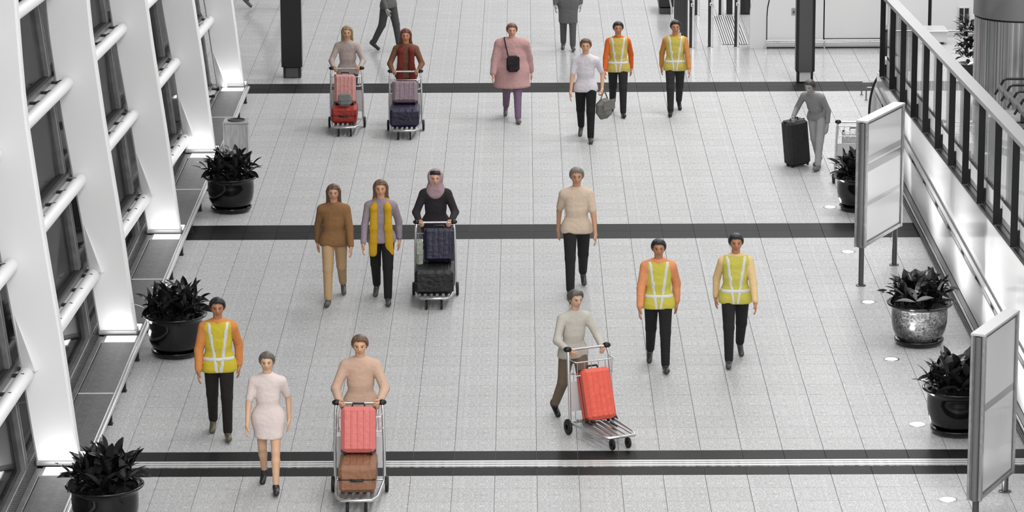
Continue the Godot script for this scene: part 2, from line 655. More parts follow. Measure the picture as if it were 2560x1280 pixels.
func lean_quad(b: Buf, z0: float, z1: float, h00: float, h01: float, h10: float, h11: float, dx: float, t: float) -> void:
	# slab that follows the leaning glass: lower edge h00 (z0) h01 (z1), upper edge h10, h11
	var p := [Vector3(glass_x(h00) + dx, h00, z0), Vector3(glass_x(h01) + dx, h01, z1), Vector3(glass_x(h11) + dx, h11, z1), Vector3(glass_x(h10) + dx, h10, z0)]
	var q := []
	for e in p: q.append(e - Vector3(t, 0, 0))
	b.quad(p[0], p[1], p[2], p[3])
	b.quad(q[3], q[2], q[1], q[0])
	b.quad(p[3], p[2], q[2], q[3])
	b.quad(q[0], q[1], p[1], p[0])
	b.quad(p[1], q[1], q[2], p[2])
	b.quad(q[0], p[0], p[3], q[3])

func bay(k: int, za: float, zb: float, white: Material, alu: Material, dark: Material, glass: Material) -> void:
	var ends := ["nearest bay at the bottom left corner", "bay beside the frontmost two potted plants", "bay behind the second potted plant", "bay beside the third potted plant", "farthest bay beside the steel bin"]
	var e: String = ends[k + 1]
	var w := group_struct("window_%d" % (k + 2), "dark night glazing with aluminium mullions, " + e)
	# mullion pair at the far rib
	for s in [[-0.02, 0.055], [0.10, 0.075]]:
		var b := Buf.new()
		lean_quad(b, zb + s[0] + s[1] + 0.12, zb + s[0] + 0.12, 0.16, 0.16, 11.0, 11.0, 0.05, 0.10)
		part("mullion", b, alu, w)
	var b0 := Buf.new()
	lean_quad(b0, zb + 0.215, zb + 0.15, 0.16, 0.16, 11.0, 11.0, 0.02, 0.06)
	part("mullion_gasket", b0, dark, w)
	var rows := 8
	var prev0 := 0.20
	var prev1 := 0.20
	for r in rows:
		var h0 := tube_h(k, r) + 0.06
		var h1 := tube_h(k + 1, r) + 0.06
		var b := Buf.new()
		lean_quad(b, za, zb, prev0, prev1, h0, h1, 0.0, 0.012)
		part("pane", b, glass, w)
		b = Buf.new()
		lean_quad(b, za, zb, h0 - 0.05, h1 - 0.05, h0 + 0.03, h1 + 0.03, 0.07, 0.12)
		part("transom", b, alu, w)
		b = Buf.new()
		lean_quad(b, za, zb, h0 + 0.032, h1 + 0.032, h0 + 0.065, h1 + 0.065, 0.05, 0.07)
		part("transom_gasket", b, dark, w)
		# pale flat strip and dark clamps between transom and tube
		if r < 5:
			b = Buf.new()
			var s0 := Vector3(glass_x(h0) + 0.07, h0 - 0.03, za - 0.2)
			var s1 := Vector3(glass_x(h1) + 0.07, h1 - 0.03, zb)
			var gx0 := tube_x(h0) - s0.x; var gx1 := tube_x(h1) - s1.x
			b.quad(s0, s0 + Vector3(gx0, 0, 0), s1 + Vector3(gx1, 0, 0), s1)
			b.quad(s1 - Vector3(0, 0.012, 0), s1 + Vector3(gx1, -0.012, 0), s0 + Vector3(gx0, -0.012, 0), s0 - Vector3(0, 0.012, 0))
			part("pale_plate", b, grey("pale_plate_grey", 0.72, 0.5), w)
			for q in 6:
				var f := (q + 0.7) / 6.0
				var p := s0.lerp(s1, f)
				b = Buf.new()
				b.cbox(p + Vector3(0.06, 0.012, 0), Vector3(0.16, 0.03, 0.09), 0.008)
				b.cbox(p + Vector3(0.12, 0.03, 0.07), Vector3(0.05, 0.05, 0.05), 0.01)
				part("clamp", b, dark, w)
		prev0 = h0 + 0.05
		prev1 = h1 + 0.05
	# sill frame at the foot of the glass
	var sb := Buf.new()
	sb.cbox(Vector3(-5.575, 0.16, (za + zb) * 0.5), Vector3(0.10, 0.07, absf(zb - za)), 0.006)
	part("sill_frame", sb, alu, w)
	# white tubes
	for r in range(1 if k == 3 else 0, 6):
		var a := Vector3(tube_x(tube_h(k, r)), tube_h(k, r), za - 0.15)
		var c := Vector3(tube_x(tube_h(k + 1, r)), tube_h(k + 1, r), zb + 0.02)
		var rn: String = ["lowest", "second lowest", "third lowest", "fourth lowest", "fifth lowest", "topmost"][r]
		var t := thing("facade_tube", rn + " white tube spanning two ribs, " + e, "tube rail", (a + c) * 0.5, 0.0, "white facade tubes")
		var b := Buf.new()
		b.tube([a - t.position, c - t.position], 0.082, 20)
		part("pipe", b, white, t)
		b = Buf.new()
		var dir := (c - a).normalized()
		b.tube([c - t.position - dir * 0.05, c - t.position - dir * 0.03], 0.085, 20)
		part("end_collar", b, white, t)
	# low bench cover
	var n0 := za - 0.2 - 0.39
	var n1 := zb + 0.39
	var t := thing("bench_cover", "low dark metal bench with steel edge rail, " + e, "bench", Vector3(-5.15, 0, (za + zb) * 0.5), 0.0, "window benches")
	var o := t.position
	var mid := (n0 + n1) * 0.5
	var panel := textured(grey("bench_panel_dark", 0.44, 0.42, 0.3), fine_tex, 1.3)
	for s in [[n0, mid + 0.015], [mid - 0.015, n1]]:
		var b := Buf.new()
		var len: float = s[0] - s[1]
		b.cbox(Vector3(-5.15, 0.145, (s[0] + s[1]) * 0.5) - o, Vector3(0.43, 0.03, len - 0.006), 0.004)
		var pn := part("panel", b, panel, t)
		for q in 2:
			b = Buf.new()
			b.box(Vector3(-5.29 + q * 0.17, 0.1605, (s[0] + s[1]) * 0.5) - o, Vector3(0.006, 0.002, len - 0.02))
			part("seam", b, grey("bench_seam", 0.46, 0.5, 0.3), pn)
	var b := Buf.new()
	b.box(Vector3(-5.15, 0.148, mid) - o, Vector3(0.43, 0.03, 0.035))
	part("divider", b, grey("divider_pale", 0.82, 0.4), t)
	b = Buf.new()
	b.cbox(Vector3(-5.41, 0.15, (za + zb) * 0.5) - o, Vector3(0.07, 0.03, absf(RIB_STEP) - 0.21), 0.005)
	part("back_ledge", b, alu, t)
	b = Buf.new()
	b.box(Vector3(-5.49, 0.125, (za + zb) * 0.5) - o, Vector3(0.085, 0.03, absf(RIB_STEP)))
	part("grille_tray", b, dark, t)
	b = Buf.new()
	var gz := za - 0.03
	while gz > zb:
		b.box(Vector3(-5.49, 0.145, gz) - o, Vector3(0.085, 0.012, 0.03), Basis(Vector3.UP, 0.35))
		gz -= 0.07
	var gr := part("grille", b, grey("grille_metal", 0.42, 0.4, 0.5), t)
	gr.set_meta("kind", "stuff")
	# edge rail: two round bars and a skirt
	var steel := grey("rail_steel", 0.80, 0.25, 0.45)
	for q in [[-4.885, 0.155, 0.026], [-4.925, 0.16, 0.014]]:
		b = Buf.new()
		b.tube([Vector3(q[0], q[1], za) - o, Vector3(q[0], q[1], zb) - o], q[2], 12)
		part("edge_bar", b, steel, t)
	for q in 4:
		b = Buf.new()
		var lz := za - 0.75 - 1.43 * q
		b.cbox(Vector3(-4.895, 0.065, lz) - o, Vector3(0.05, 0.13, 0.07), 0.005)
		b.cbox(Vector3(-4.895, 0.005, lz) - o, Vector3(0.07, 0.01, 0.1), 0.003)
		part("leg", b, grey("bench_leg_dark", 0.16, 0.5, 0.4), t)

# ------------------------------------------------------------------ right side: side wall of the ramp, balustrade, terrace
func slope_box(b: Buf, x0: float, x1: float, z0: float, z1: float, lo: float, hi: float) -> void:
	# block between lo and hi above the ledge line, running along z
	var a0 := ledge(z0); var a1 := ledge(z1)
	var p := [Vector3(x0, a0 + lo, z0), Vector3(x1, a0 + lo, z0), Vector3(x1, a0 + hi, z0), Vector3(x0, a0 + hi, z0)]
	var q := [Vector3(x0, a1 + lo, z1), Vector3(x1, a1 + lo, z1), Vector3(x1, a1 + hi, z1), Vector3(x0, a1 + hi, z1)]
	b.quad(p[0], p[1], p[2], p[3])
	b.quad(q[1], q[0], q[3], q[2])
	for k in 4: b.quad(p[(k + 1) % 4], p[k], q[k], q[(k + 1) % 4])

func build_ramp_side() -> void:
	var zn := -12.9
	var zf := -55.5
	var panel := grey("wall_panel_gloss", 0.92, 0.14)
	panel.clearcoat_enabled = true
	panel.clearcoat = 0.5
	panel.clearcoat_roughness = 0.05
	var steel := grey("wall_steel", 0.75, 0.2, 0.9)
	var black := grey("skirting_black", 0.045, 0.3)
	var wall := group_struct("wall_ramp", "glossy white panelled side wall below the balustrade")
	var core := Buf.new()
	slope_box(core, WALL_X + 0.03, WALL_X + 0.22, zn, zf, -0.35, -0.02)
	var cc := Buf.new()
	cc.quad(Vector3(WALL_X + 0.03, 0, zf), Vector3(WALL_X + 0.03, 0, zn), Vector3(WALL_X + 0.03, ledge(zn) - 0.3, zn), Vector3(WALL_X + 0.03, ledge(zf) - 0.3, zf))
	core.add(cc)
	part("core", core, grey("wall_core_grey", 0.4, 0.8), wall)
	var z := -12.98
	while z > zf:
		var z1 := maxf(z - 2.91, zf)
		var b := Buf.new()
		var xf := Transform3D(Basis(Vector3(0, 0, -1), Vector3.UP, Vector3(1, 0, 0)), Vector3(WALL_X, 0, 0))
		var poly := PackedVector2Array([Vector2(-z + 0.003, 0.11), Vector2(-z1 - 0.003, 0.11), Vector2(-z1 - 0.003, ledge(z1) - 0.05), Vector2(-z + 0.003, ledge(z) - 0.05)])
		b.extrude(poly, 0.03, xf)
		part("panel", b, panel, wall)
		z = z1
	# skirting, kick rail and bumper rail
	var b := Buf.new()
	b.box(Vector3(WALL_X - 0.02, 0.05, (zn + zf) * 0.5), Vector3(0.1, 0.1, absf(zf - zn)))
	var sk := struct("baseboard_right", b, black)
	sk.set_meta("label", "black skirting with steel kick rail along the white wall")
	b = Buf.new()
	b.tube([Vector3(WALL_X - 0.085, 0.085, zn), Vector3(WALL_X - 0.085, 0.085, zf)], 0.016, 10)
	part("kick_rail", b, steel, sk)
	b = Buf.new()
	b.tube([Vector3(WALL_X - 0.12, 0.03, zn), Vector3(WALL_X - 0.12, 0.03, zf)], 0.014, 10)
	part("kick_rail", b, grey("rail_dark", 0.08, 0.3, 0.3), sk)
	var br := thing("bumper_rail", "steel bumper rail clipped along the glossy white wall", "bumper rail", Vector3(WALL_X - 0.04, 0.78, -45))
	for y in [-0.035, 0.035]:
		b = Buf.new()
		b.cbox(Vector3(0, y, (zn + zf) * 0.5 + 45), Vector3(0.06, 0.022, absf(zf - zn) - 0.5), 0.006)
		part("bar", b, steel, br)
	b = Buf.new()
	b.box(Vector3(0.02, 0, (zn + zf) * 0.5 + 45), Vector3(0.02, 0.06, absf(zf - zn) - 0.5))
	part("backing", b, grey("rail_backing", 0.82, 0.3, 0.2), br)
	for q in 19:
		b = Buf.new()
		b.cbox(Vector3(-0.005, 0, -27.8 - 1.455 * q + 45), Vector3(0.05, 0.07, 0.06), 0.006)
		part("clip", b, grey("clip_dark", 0.2, 0.4, 0.5), br)
	# balustrade
	var t := thing("balustrade", "glass balustrade with dark flat posts and pale handrail along the ramp", "balustrade", Vector3(WALL_X, ledge(-45), -45))
	var o := t.position
	var post := grey("post_dark_steel", 0.13, 0.35, 0.6)
	var glass := mat("clear_glass", Color(0.9, 0.92, 0.92, 0.07), 0.02)
	glass.transparency = BaseMaterial3D.TRANSPARENCY_ALPHA
	b = Buf.new()
	slope_box(b, WALL_X - 0.06, WALL_X + 0.12, -24.0, -54.6, 1.30, 1.36)
	part("handrail", shift(b, -o), grey("handrail_satin", 0.55, 0.45, 0.1), t)
	var pz := -24.33
	var n := 0
	while pz > -54.7:
		b = Buf.new()
		var hy := ledge(pz)
		b.cbox(Vector3(WALL_X - 0.02, hy + 0.66, pz) - o, Vector3(0.085, 1.32, 0.025), 0.004)
		var ps := part("post", b, post, t)
		b = Buf.new()
		b.cbox(Vector3(WALL_X + 0.06, hy + 0.1, pz - 0.02) - o, Vector3(0.07, 0.2, 0.05), 0.004)
		part("bracket", b, post, ps)
		var z2 := pz - 1.51
		if z2 > -55.0:
			b = Buf.new()
			slope_box(b, WALL_X + 0.055, WALL_X + 0.067, pz - 0.03, z2 + 0.03, 0.33, 1.27)
			part("glass_panel", shift(b, -o), glass, t)
			b = Buf.new()
			slope_box(b, WALL_X + 0.05, WALL_X + 0.075, pz - 0.02, z2 + 0.02, 0.30, 0.335)
			part("glass_channel", shift(b, -o), grey("channel_dark", 0.12, 0.4, 0.5), t)
			b = Buf.new()
			slope_box(b, WALL_X + 0.05, WALL_X + 0.08, pz - 0.02, z2 + 0.02, 0.02, 0.29)
			part("upstand_panel", shift(b, -o), grey("upstand_pale", 0.74, 0.35), t)
		pz -= 1.51
		n += 1
	b = Buf.new()
	slope_box(b, WALL_X - 0.03, WALL_X + 0.05, -24.0, -54.8, -0.05, -0.01)
	part("ledge_channel", shift(b, -o), grey("channel_dark", 0.12, 0.4, 0.5), t)
	b = Buf.new()
	slope_box(b, WALL_X + 0.0, WALL_X + 0.05, -24.0, -54.8, -0.008, 0.01)
	part("ledge_strip", shift(b, -o), steel, t)
	# terrace floor behind the balustrade
	b = Buf.new()
	slope_box(b, WALL_X + 0.1, 16.0, -2.0, -55.55, 0.05, 0.2)
	slope_box(b, 6.2, 16.0, -55.55, -58.4, -1.0, 0.2)
	var tf := struct("floor_terrace", b, granite("granite_terrace", 0.84, 0.3))
	tf.set_meta("label", "pale terrace floor behind the balustrade")
	# drum column
	var dr := thing("drum_column", "round brushed steel drum column behind the handrail", "column", Vector3(7.36, terrace(-50.0), -50.0))
	b = Buf.new()
	b.lathe([Vector2(0.67, 0.0), Vector2(0.67, 1.33)], 56)
	var dm := textured(grey("drum_steel", 0.95, 0.22, 0.7), brushed_tex, 0.55, false)
	dm.uv1_scale = Vector3(1.6, 0.03, 1.6)  # stretched brushing also puts vertical reflection streaks into the steel colour
	part("lower_drum", b, dm, dr)
	b = Buf.new()
	b.lathe([Vector2(0.66, 1.33), Vector2(0.66, 1.36)], 56)
	part("shadow_gap", b, grey("gap_black", 0.04, 0.6), dr)
	b = Buf.new()
	b.lathe([Vector2(0.69, 1.36), Vector2(0.69, 12.3)], 56)
	part("upper_drum", b, grey("drum_paint", 0.46, 0.4, 0.3), dr)
	b = Buf.new()
	b.box(Vector3(0.62, 0.75, 0.42), Vector3(0.3, 1.1, 0.1), Basis(Vector3.UP, 0.8))
	part("access_door", b, grey("door_dark", 0.1, 0.4, 0.4), dr)
	# beam seats behind the handrail
	for q in 4:
		var sz := -48.05 + 0.66 * q
		var where: String = ["farthest seat, beside the steel drum column", "second farthest seat near the drum", "third seat of the row behind the handrail", "nearest seat of the row behind the handrail"][q]
		seat(Vector3(7.15, terrace(sz), sz), "grey waiting seat with black loop armrests, " + where)
	# white partition on the terrace
	var pw := group_struct("wall_terrace", "white panelled partition at the far end of the terrace")
	for q in [[6.3, 7.0], [7.03, 8.3], [8.33, 10.4], [10.43, 12.6], [12.63, 16.0]]:
		b = Buf.new()
		b.cbox(Vector3((q[0] + q[1]) * 0.5, terrace(-58.3) + 1.5, -58.3), Vector3(q[1] - q[0] - 0.03, 3.0, 0.1), 0.006)
		part("panel", b, grey("partition_white", 0.86, 0.35), pw)
	b = Buf.new()
	b.box(Vector3(11.2, terrace(-58.3) + 1.5, -58.34), Vector3(9.8, 3.0, 0.05))
	part("seam_backing", b, grey("gap_black", 0.04, 0.6), pw)
	b = Buf.new()
	b.tube([Vector3(6.4, terrace(-58.1) + 0.1, -58.15), Vector3(15, terrace(-58.1) + 0.1, -58.15)], 0.02, 8)
	part("bumper_bar", b, steel, pw)
	var wn := thing("wall_display", "dark framed two-pane display on the white terrace partition", "display", Vector3(7.60, terrace(-58.2) + 0.28, -58.22))
	b = Buf.new()
	b.cbox(Vector3.ZERO, Vector3(0.19, 0.46, 0.03), 0.004)
	part("frame", b, grey("display_frame", 0.8, 0.4), wn)
	for s in [-1, 1]:
		b = Buf.new()
		b.box(Vector3(s * 0.045, 0, 0.018), Vector3(0.07, 0.42, 0.006))
		part("pane", b, grey("display_dark", 0.04, 0.2), wn)
	var ct := thing("service_counter", "small white service counter in front of the terrace partition", "counter", Vector3(7.0, terrace(-57.3), -57.3))
	b = Buf.new()
	b.cbox(Vector3(0, 0.14, 0), Vector3(0.34, 0.18, 0.5), 0.01)
	part("cabinet", b, grey("counter_white", 0.84, 0.4), ct)
	b = Buf.new()
	b.cbox(Vector3(0.06, 0.03, -0.05), Vector3(0.16, 0.06, 0.3), 0.006)
	part("plinth", b, grey("counter_plinth", 0.2, 0.5), ct)
	b = Buf.new()
	b.cbox(Vector3(0, 0.24, 0), Vector3(0.38, 0.03, 0.56), 0.008)
	part("top", b, grey("counter_top", 0.78, 0.3), ct)
	# leafy shrub beside the drum
	var rng := RandomNumberGenerator.new()
	rng.seed = 9
	var sh := thing("potted_shrub", "tall leafy potted shrub beside the steel drum column", "plant", Vector3(6.92, terrace(-52.4), -52.4))
	b = Buf.new()
	b.lathe([Vector2(0.001, 0.0), Vector2(0.14, 0.0), Vector2(0.18, 0.3), Vector2(0.16, 0.3), Vector2(0.001, 0.27)], 20)
	part("pot", b, grey("pot_black_glaze", 0.035, 0.12), sh)
	var lm := leaf_buf(0.16, 0.065).mesh()
	for q in 130:
		var y := rng.randf_range(0.35, 1.0)
		var a := rng.randf() * TAU
		var rr := rng.randf_range(0.03, 0.13)
		var lf := part("leaf", lm, grey("leaf_tone_%d" % (q % 3), [0.10, 0.14, 0.19][q % 3], 0.32), sh)
		lf.transform = Transform3D(Basis(Vector3.UP, a) * Basis(Vector3.RIGHT, rng.randf_range(-0.9, 0.5)), Vector3(sin(a) * rr, y, cos(a) * rr))
	# end of the ramp: steel pylon, curved fin, hoop rails
	var py := thing("steel_pylon", "tall dark steel pylon at the far end of the balustrade", "pylon", Vector3(6.07, 0, -56.4))
	b = Buf.new()
	b.cbox(Vector3(0, 0.8, 0), Vector3(0.11, 1.6, 0.4), 0.01)
	part("body", b, grey("pylon_steel", 0.3, 0.3, 0.85), py)
	b = Buf.new()
	b.cbox(Vector3(0.02, 1.62, 0), Vector3(0.16, 0.05, 0.44), 0.01)
	part("cap", b, grey("pylon_cap", 0.05, 0.4), py)
	var fn := thing("curved_fin", "white curved end fin with black rubber edge at the ramp wall", "fin", Vector3(5.99, 0, -55.75))
	var poly := PackedVector2Array()
	var rim := []
	for q in 13:
		var a := PI * 0.5 * q / 12.0
		var p := Vector2(-0.24 * cos(a), 0.32 + 0.66 * sin(a))
		poly.append(p)
		rim.append(Vector3(p.x, p.y, 0.05))
	poly.append(Vector2(0.0, 0.0)); poly.append(Vector2(-0.24, 0.0))
	b = Buf.new()
	b.extrude(poly, 0.12)
	part("panel", b, grey("fin_white", 0.82, 0.35), fn)
	b = Buf.new()
	rim.insert(0, Vector3(-0.24, 0.02, 0.05))
	b.tube(rim, 0.035, 10)
	part("rubber_edge", b, grey("rubber_black", 0.035, 0.5), fn)
	for q in 3:
		var hz := -58.95 + 0.5 * q
		var hp := thing("hoop_rail", ["farthest", "middle", "nearest"][q] + " low thin steel hoop rail by the curved fin", "hoop", Vector3(5.93 + 0.03 * q, 0, hz), 0.0, "low hoop rails")
		b = Buf.new()
		b.tube([Vector3(0, 0, 0), Vector3(0, 0.2, 0), Vector3(0.02, 0.225, 0), Vector3(0.3, 0.225, 0), Vector3(0.32, 0.2, 0), Vector3(0.32, 0, 0)], 0.012, 8)
		part("hoop", b, grey("hoop_steel", 0.5, 0.25, 0.8), hp)
		for s in [0.0, 0.32]:
			b = Buf.new()
			b.lathe([Vector2(0.03, 0.0), Vector2(0.03, 0.008), Vector2(0.001, 0.009)], 12, Transform3D(Basis(), Vector3(s, 0, 0)))
			part("flange", b, grey("hoop_steel", 0.5, 0.25, 0.8), hp)

func shift(b: Buf, d: Vector3) -> Buf:
	for k in b.v.size(): b.v[k] += d
	return b

func seat(at: Vector3, label: String) -> void:      # faces +x
	var t := thing("waiting_seat", label, "seat", at, 0.0, "row of waiting seats")
	var pad := grey("seat_grey_vinyl", 0.42, 0.45)
	var tube := grey("arm_black", 0.03, 0.3)
	var b := Buf.new()
	for s in 5:
		var x := -0.2 + 0.1 * s
		b.cbox(Vector3(x, 0.40 - 0.02 * sin(s * 0.8), 0), Vector3(0.105, 0.05, 0.54), 0.018)
	part("seat", b, pad, t)
	b = Buf.new()
	for s in 2:
		b.cbox(Vector3(-0.27 - 0.035 * s, 0.43 + 0.05 * s, 0), Vector3(0.05, 0.085, 0.54), 0.016)
	part("backrest", b, pad, t)
	b = Buf.new()
	b.tube([Vector3(-0.36, 0.36, -0.3), Vector3(-0.24, 0.57, -0.3), Vector3(-0.20, 0.59, -0.3), Vector3(0.18, 0.59, -0.3), Vector3(0.22, 0.57, -0.3), Vector3(0.24, 0.38, -0.3)], 0.018, 8)
	part("armrest", b, tube, t)
	b = Buf.new()
	b.box(Vector3(0, 0.34, 0), Vector3(0.07, 0.07, 0.66))
	part("beam", b, tube, t)
	b = Buf.new()
	b.cbox(Vector3(0, 0.17, 0), Vector3(0.05, 0.34, 0.06), 0.005)
	b.cbox(Vector3(0, 0.012, 0), Vector3(0.5, 0.024, 0.06), 0.005)
	part("leg", b, grey("seat_leg", 0.4, 0.3, 0.7), t)

# ------------------------------------------------------------------ far end
func build_far_end() -> void:
	var b: Buf
	# two floor pillars
	var p := thing("black_pillar", "slim black pillar standing near the upper left of the floor", "pillar", Vector3(-4.23, 0, -60.95))
	b = Buf.new()
	b.cbox(Vector3(0, 5.7, 0), Vector3(0.37, 11.0, 0.3), 0.01)
	part("shaft", b, grey("pillar_black", 0.025, 0.35), p)
	for s in [-1, 1]:
		b = Buf.new()
		b.box(Vector3(s * 0.188, 5.7, 0.1), Vector3(0.012, 11.0, 0.06))
		part("edge_strip", b, grey("pillar_edge", 0.7, 0.3, 0.5), p)
	b = Buf.new()
	b.cbox(Vector3(0, 0.1, 0), Vector3(0.32, 0.2, 0.25), 0.006)
	part("foot", b, grey("pillar_black", 0.025, 0.35), p)
	b = Buf.new()
	b.box(Vector3(0, 0.1, 0.127), Vector3(0.22, 0.165, 0.008))
	part("foot_plate", b, grey("pillar_plate", 0.3, 0.4, 0.4), p)
	p = thing("grey_pillar", "dark grey pillar with black edges in front of the white panels", "pillar", Vector3(5.03, 0, -60.25))
	b = Buf.new()
	b.cbox(Vector3(0, 5.7, -0.02), Vector3(0.34, 11.0, 0.26), 0.008)
	part("shaft", b, grey("pillar_black", 0.025, 0.35), p)
	b = Buf.new()
	b.box(Vector3(0, 5.7, 0.113), Vector3(0.235, 11.0, 0.012))
	part("face_panel", b, grey("pillar_face", 0.33, 0.4, 0.5), p)
	b = Buf.new()
	b.cbox(Vector3(0, 0.1, -0.02), Vector3(0.29, 0.2, 0.22), 0.006)
	part("foot", b, grey("pillar_black", 0.025, 0.35), p)
	b = Buf.new()
	b.box(Vector3(0, 0.105, 0.093), Vector3(0.2, 0.17, 0.008))
	part("foot_plate", b, grey("pillar_plate_pale", 0.78, 0.4), p)
	# white rounded partition
	var w := group_struct("wall_partition", "white partition with a big rounded corner and steel bumper rails")
	var outer := PackedVector2Array([Vector2(7.2, 0.0), Vector2(7.2, 1.75), Vector2(5.1, 1.75)])
	for q in 11:
		var a := PI * 0.5 + PI * 0.5 * q / 10.0
		outer.append(Vector2(5.17 + 0.9 * cos(a), 0.55 + 1.2 * sin(a)))
	outer.append(Vector2(4.27, 0.0))
	b = Buf.new()
	b.extrude(outer, 0.15, Transform3D(Basis(), Vector3(0, 0, -63.9)))
	part("body", b, grey("partition_white", 0.86, 0.35), w)
	# inner panels stand proud, with dark gaps between them
	var inner := PackedVector2Array([Vector2(5.66, 0.16), Vector2(5.66, 1.5), Vector2(5.2, 1.5)])
	for q in 9:
		var a := PI * 0.5 + PI * 0.5 * q / 8.0
		inner.append(Vector2(5.2 + 0.6 * cos(a), 0.6 + 0.9 * sin(a)))
	inner.append(Vector2(4.6, 0.16))
	var back := PackedVector2Array()
	for q in inner: back.append(Vector2(q.x - 0.018 if q.x < 5.4 else q.x + 0.03, q.y + (0.018 if q.y > 0.5 else 0.0)))
	b = Buf.new()
	b.extrude(back, 0.006, Transform3D(Basis(), Vector3(0, 0, -63.749)))
	b.box(Vector3(6.22, 0.85, -63.746), Vector3(1.13, 1.34, 0.006))
	part("gap_backing", b, grey("gap_black", 0.04, 0.6), w)
	b = Buf.new()
	b.extrude(inner, 0.02, Transform3D(Basis(), Vector3(0, 0, -63.743)))
	part("panel", b, grey("partition_panel", 0.88, 0.3), w)
	b = Buf.new()
	b.cbox(Vector3(6.22, 0.85, -63.733), Vector3(1.075, 1.32, 0.02), 0.004)
	part("panel", b, grey("partition_panel", 0.88, 0.3), w)
	var steel := grey("wall_steel", 0.75, 0.2, 0.9)
	for y in [0.16, 0.125]:
		b = Buf.new()
		b.tube([Vector3(4.57, y, -63.66), Vector3(6.78, y, -63.66)], 0.014, 8)
		part("bumper_bar", b, steel, w)
	for x in [4.57, 5.68, 6.78]:
		b = Buf.new()
		b.cbox(Vector3(x, 0.08, -63.66), Vector3(0.03, 0.16, 0.04), 0.005)
		part("bumper_foot", b, steel, w)
	b = Buf.new()
	b.box(Vector3(5.68, 0.01, -63.73), Vector3(2.2, 0.02, 0.02))
	part("base_line", b, grey("gap_black", 0.04, 0.6), w)
	var sw := thing("wall_switch", "small grey switch plate on the white partition by the pillar", "switch", Vector3(5.09, 0.71, -63.715))
	b = Buf.new()
	b.cbox(Vector3.ZERO, Vector3(0.07, 0.13, 0.02), 0.004)
	part("plate", b, grey("switch_plate", 0.6, 0.4), sw)
	b = Buf.new()
	b.cbox(Vector3(0.005, -0.01, 0.012), Vector3(0.03, 0.05, 0.012), 0.003)
	part("button", b, grey("switch_button", 0.3, 0.4), sw)
	# gate posts
	var spots := [[3.17, -63.82, "left front steel gate post beside the baluster fence"], [3.53, -63.9, "middle front steel gate post before the floor grating"], [4.03, -63.9, "right front steel gate post beside the floor grating"], [3.46, -67.6, "left rear steel gate post behind the grating"], [3.94, -67.6, "right rear steel gate post behind the grating"]]
	for s in spots:
		var g := thing("gate_post", s[2], "post", Vector3(s[0], 0, s[1]), 0.0, "steel gate posts")
		b = Buf.new()
		b.cbox(Vector3(-0.02, 0.46, 0), Vector3(0.05, 0.92, 0.07), 0.008)
		part("dark_side", b, grey("gate_dark", 0.2, 0.3, 0.7), g)
		b = Buf.new()
		b.cbox(Vector3(0.025, 0.46, 0.005), Vector3(0.045, 0.92, 0.07), 0.008)
		part("bright_side", b, grey("gate_bright", 0.82, 0.25, 0.7), g)
		b = Buf.new()
		b.cbox(Vector3(0.01, 0.83, 0.045), Vector3(0.06, 0.06, 0.03), 0.006)
		part("sensor", b, grey("sensor_pale", 0.85, 0.4), g)
		b = Buf.new()
		b.cbox(Vector3(0.012, 0.83, 0.062), Vector3(0.02, 0.02, 0.006), 0.002)
		part("lens", b, grey("gap_black", 0.04, 0.6), g)
		b = Buf.new()
		b.lathe([Vector2(0.06, 0.0), Vector2(0.06, 0.008), Vector2(0.001, 0.009)], 14)
		part("flange", b, steel, g)
	var gr := thing("gate_rail", "pale horizontal rail joining the rear steel gate posts", "rail", Vector3(3.6, 0.55, -67.6))
	for y in [0.0, 0.09]:
		b = Buf.new()
		b.cbox(Vector3(0.1, y, 0.02), Vector3(1.05, 0.025, 0.03), 0.005)
		part("bar", b, grey("gate_bright", 0.82, 0.25, 0.7), gr)
	var fe := thing("baluster_fence", "row of dark steel balusters running back from the gate", "fence", Vector3(3.02, 0, -65.5))
	for q in 9:
		var f := q / 8.0
		b = Buf.new()
		b.cbox(Vector3(lerpf(0.06, -0.02, f), 0.46, lerpf(1.55, -1.7, f)), Vector3(0.035, 0.92, 0.05), 0.006)
		part("baluster", b, grey("baluster_steel", 0.28, 0.3, 0.75), fe)
	b = Buf.new()
	b.tube([Vector3(0.06, 0.93, 1.6), Vector3(-0.02, 0.93, -1.75)], 0.025, 10)
	part("top_rail", b, grey("baluster_steel", 0.28, 0.3, 0.75), fe)
	# floor grating of slats
	var fg := thing("floor_grating", "striped metal floor grating between the gate posts", "grating", Vector3(4.02, 0.0, -65.8))
	b = Buf.new()
	b.box(Vector3(0, 0.003, 0), Vector3(0.5, 0.006, 3.3))
	part("tray", b, grey("grating_dark", 0.1, 0.5, 0.3), fg)
	for q in 12:
		b = Buf.new()
		b.cbox(Vector3(-0.24 + 0.0435 * q, 0.009, 0), Vector3(0.025, 0.012, 3.3), 0.003)
		part("slat", b, grey("grating_pale", 0.8, 0.35, 0.4), fg)
	# dark furniture at the very top
	var bb := thing("black_bin", "small square black bin behind the floor grating", "bin", Vector3(4.12, 0, -67.75))
	b = Buf.new()
	b.cbox(Vector3(0, 0.19, 0), Vector3(0.12, 0.38, 0.12), 0.008)
	part("body", b, grey("bin_black", 0.02, 0.4), bb)
	b = Buf.new()
	b.cbox(Vector3(0, 0.39, 0), Vector3(0.13, 0.02, 0.13), 0.005)
	part("lid", b, grey("bin_lid", 0.3, 0.4), bb)
	var cb := thing("dark_cabinet", "dark upright cabinet beside the rounded white partition", "cabinet", Vector3(4.44, 0, -67.75))
	b = Buf.new()
	b.cbox(Vector3(0, 0.6, 0), Vector3(0.2, 1.2, 0.2), 0.01)
	part("body", b, grey("cabinet_dark", 0.07, 0.35, 0.2), cb)
	b = Buf.new()
	b.cbox(Vector3(0.035, 0.58, 0.104), Vector3(0.11, 1.1, 0.012), 0.004)
	part("door", b, grey("cabinet_door", 0.12, 0.35, 0.2), cb)
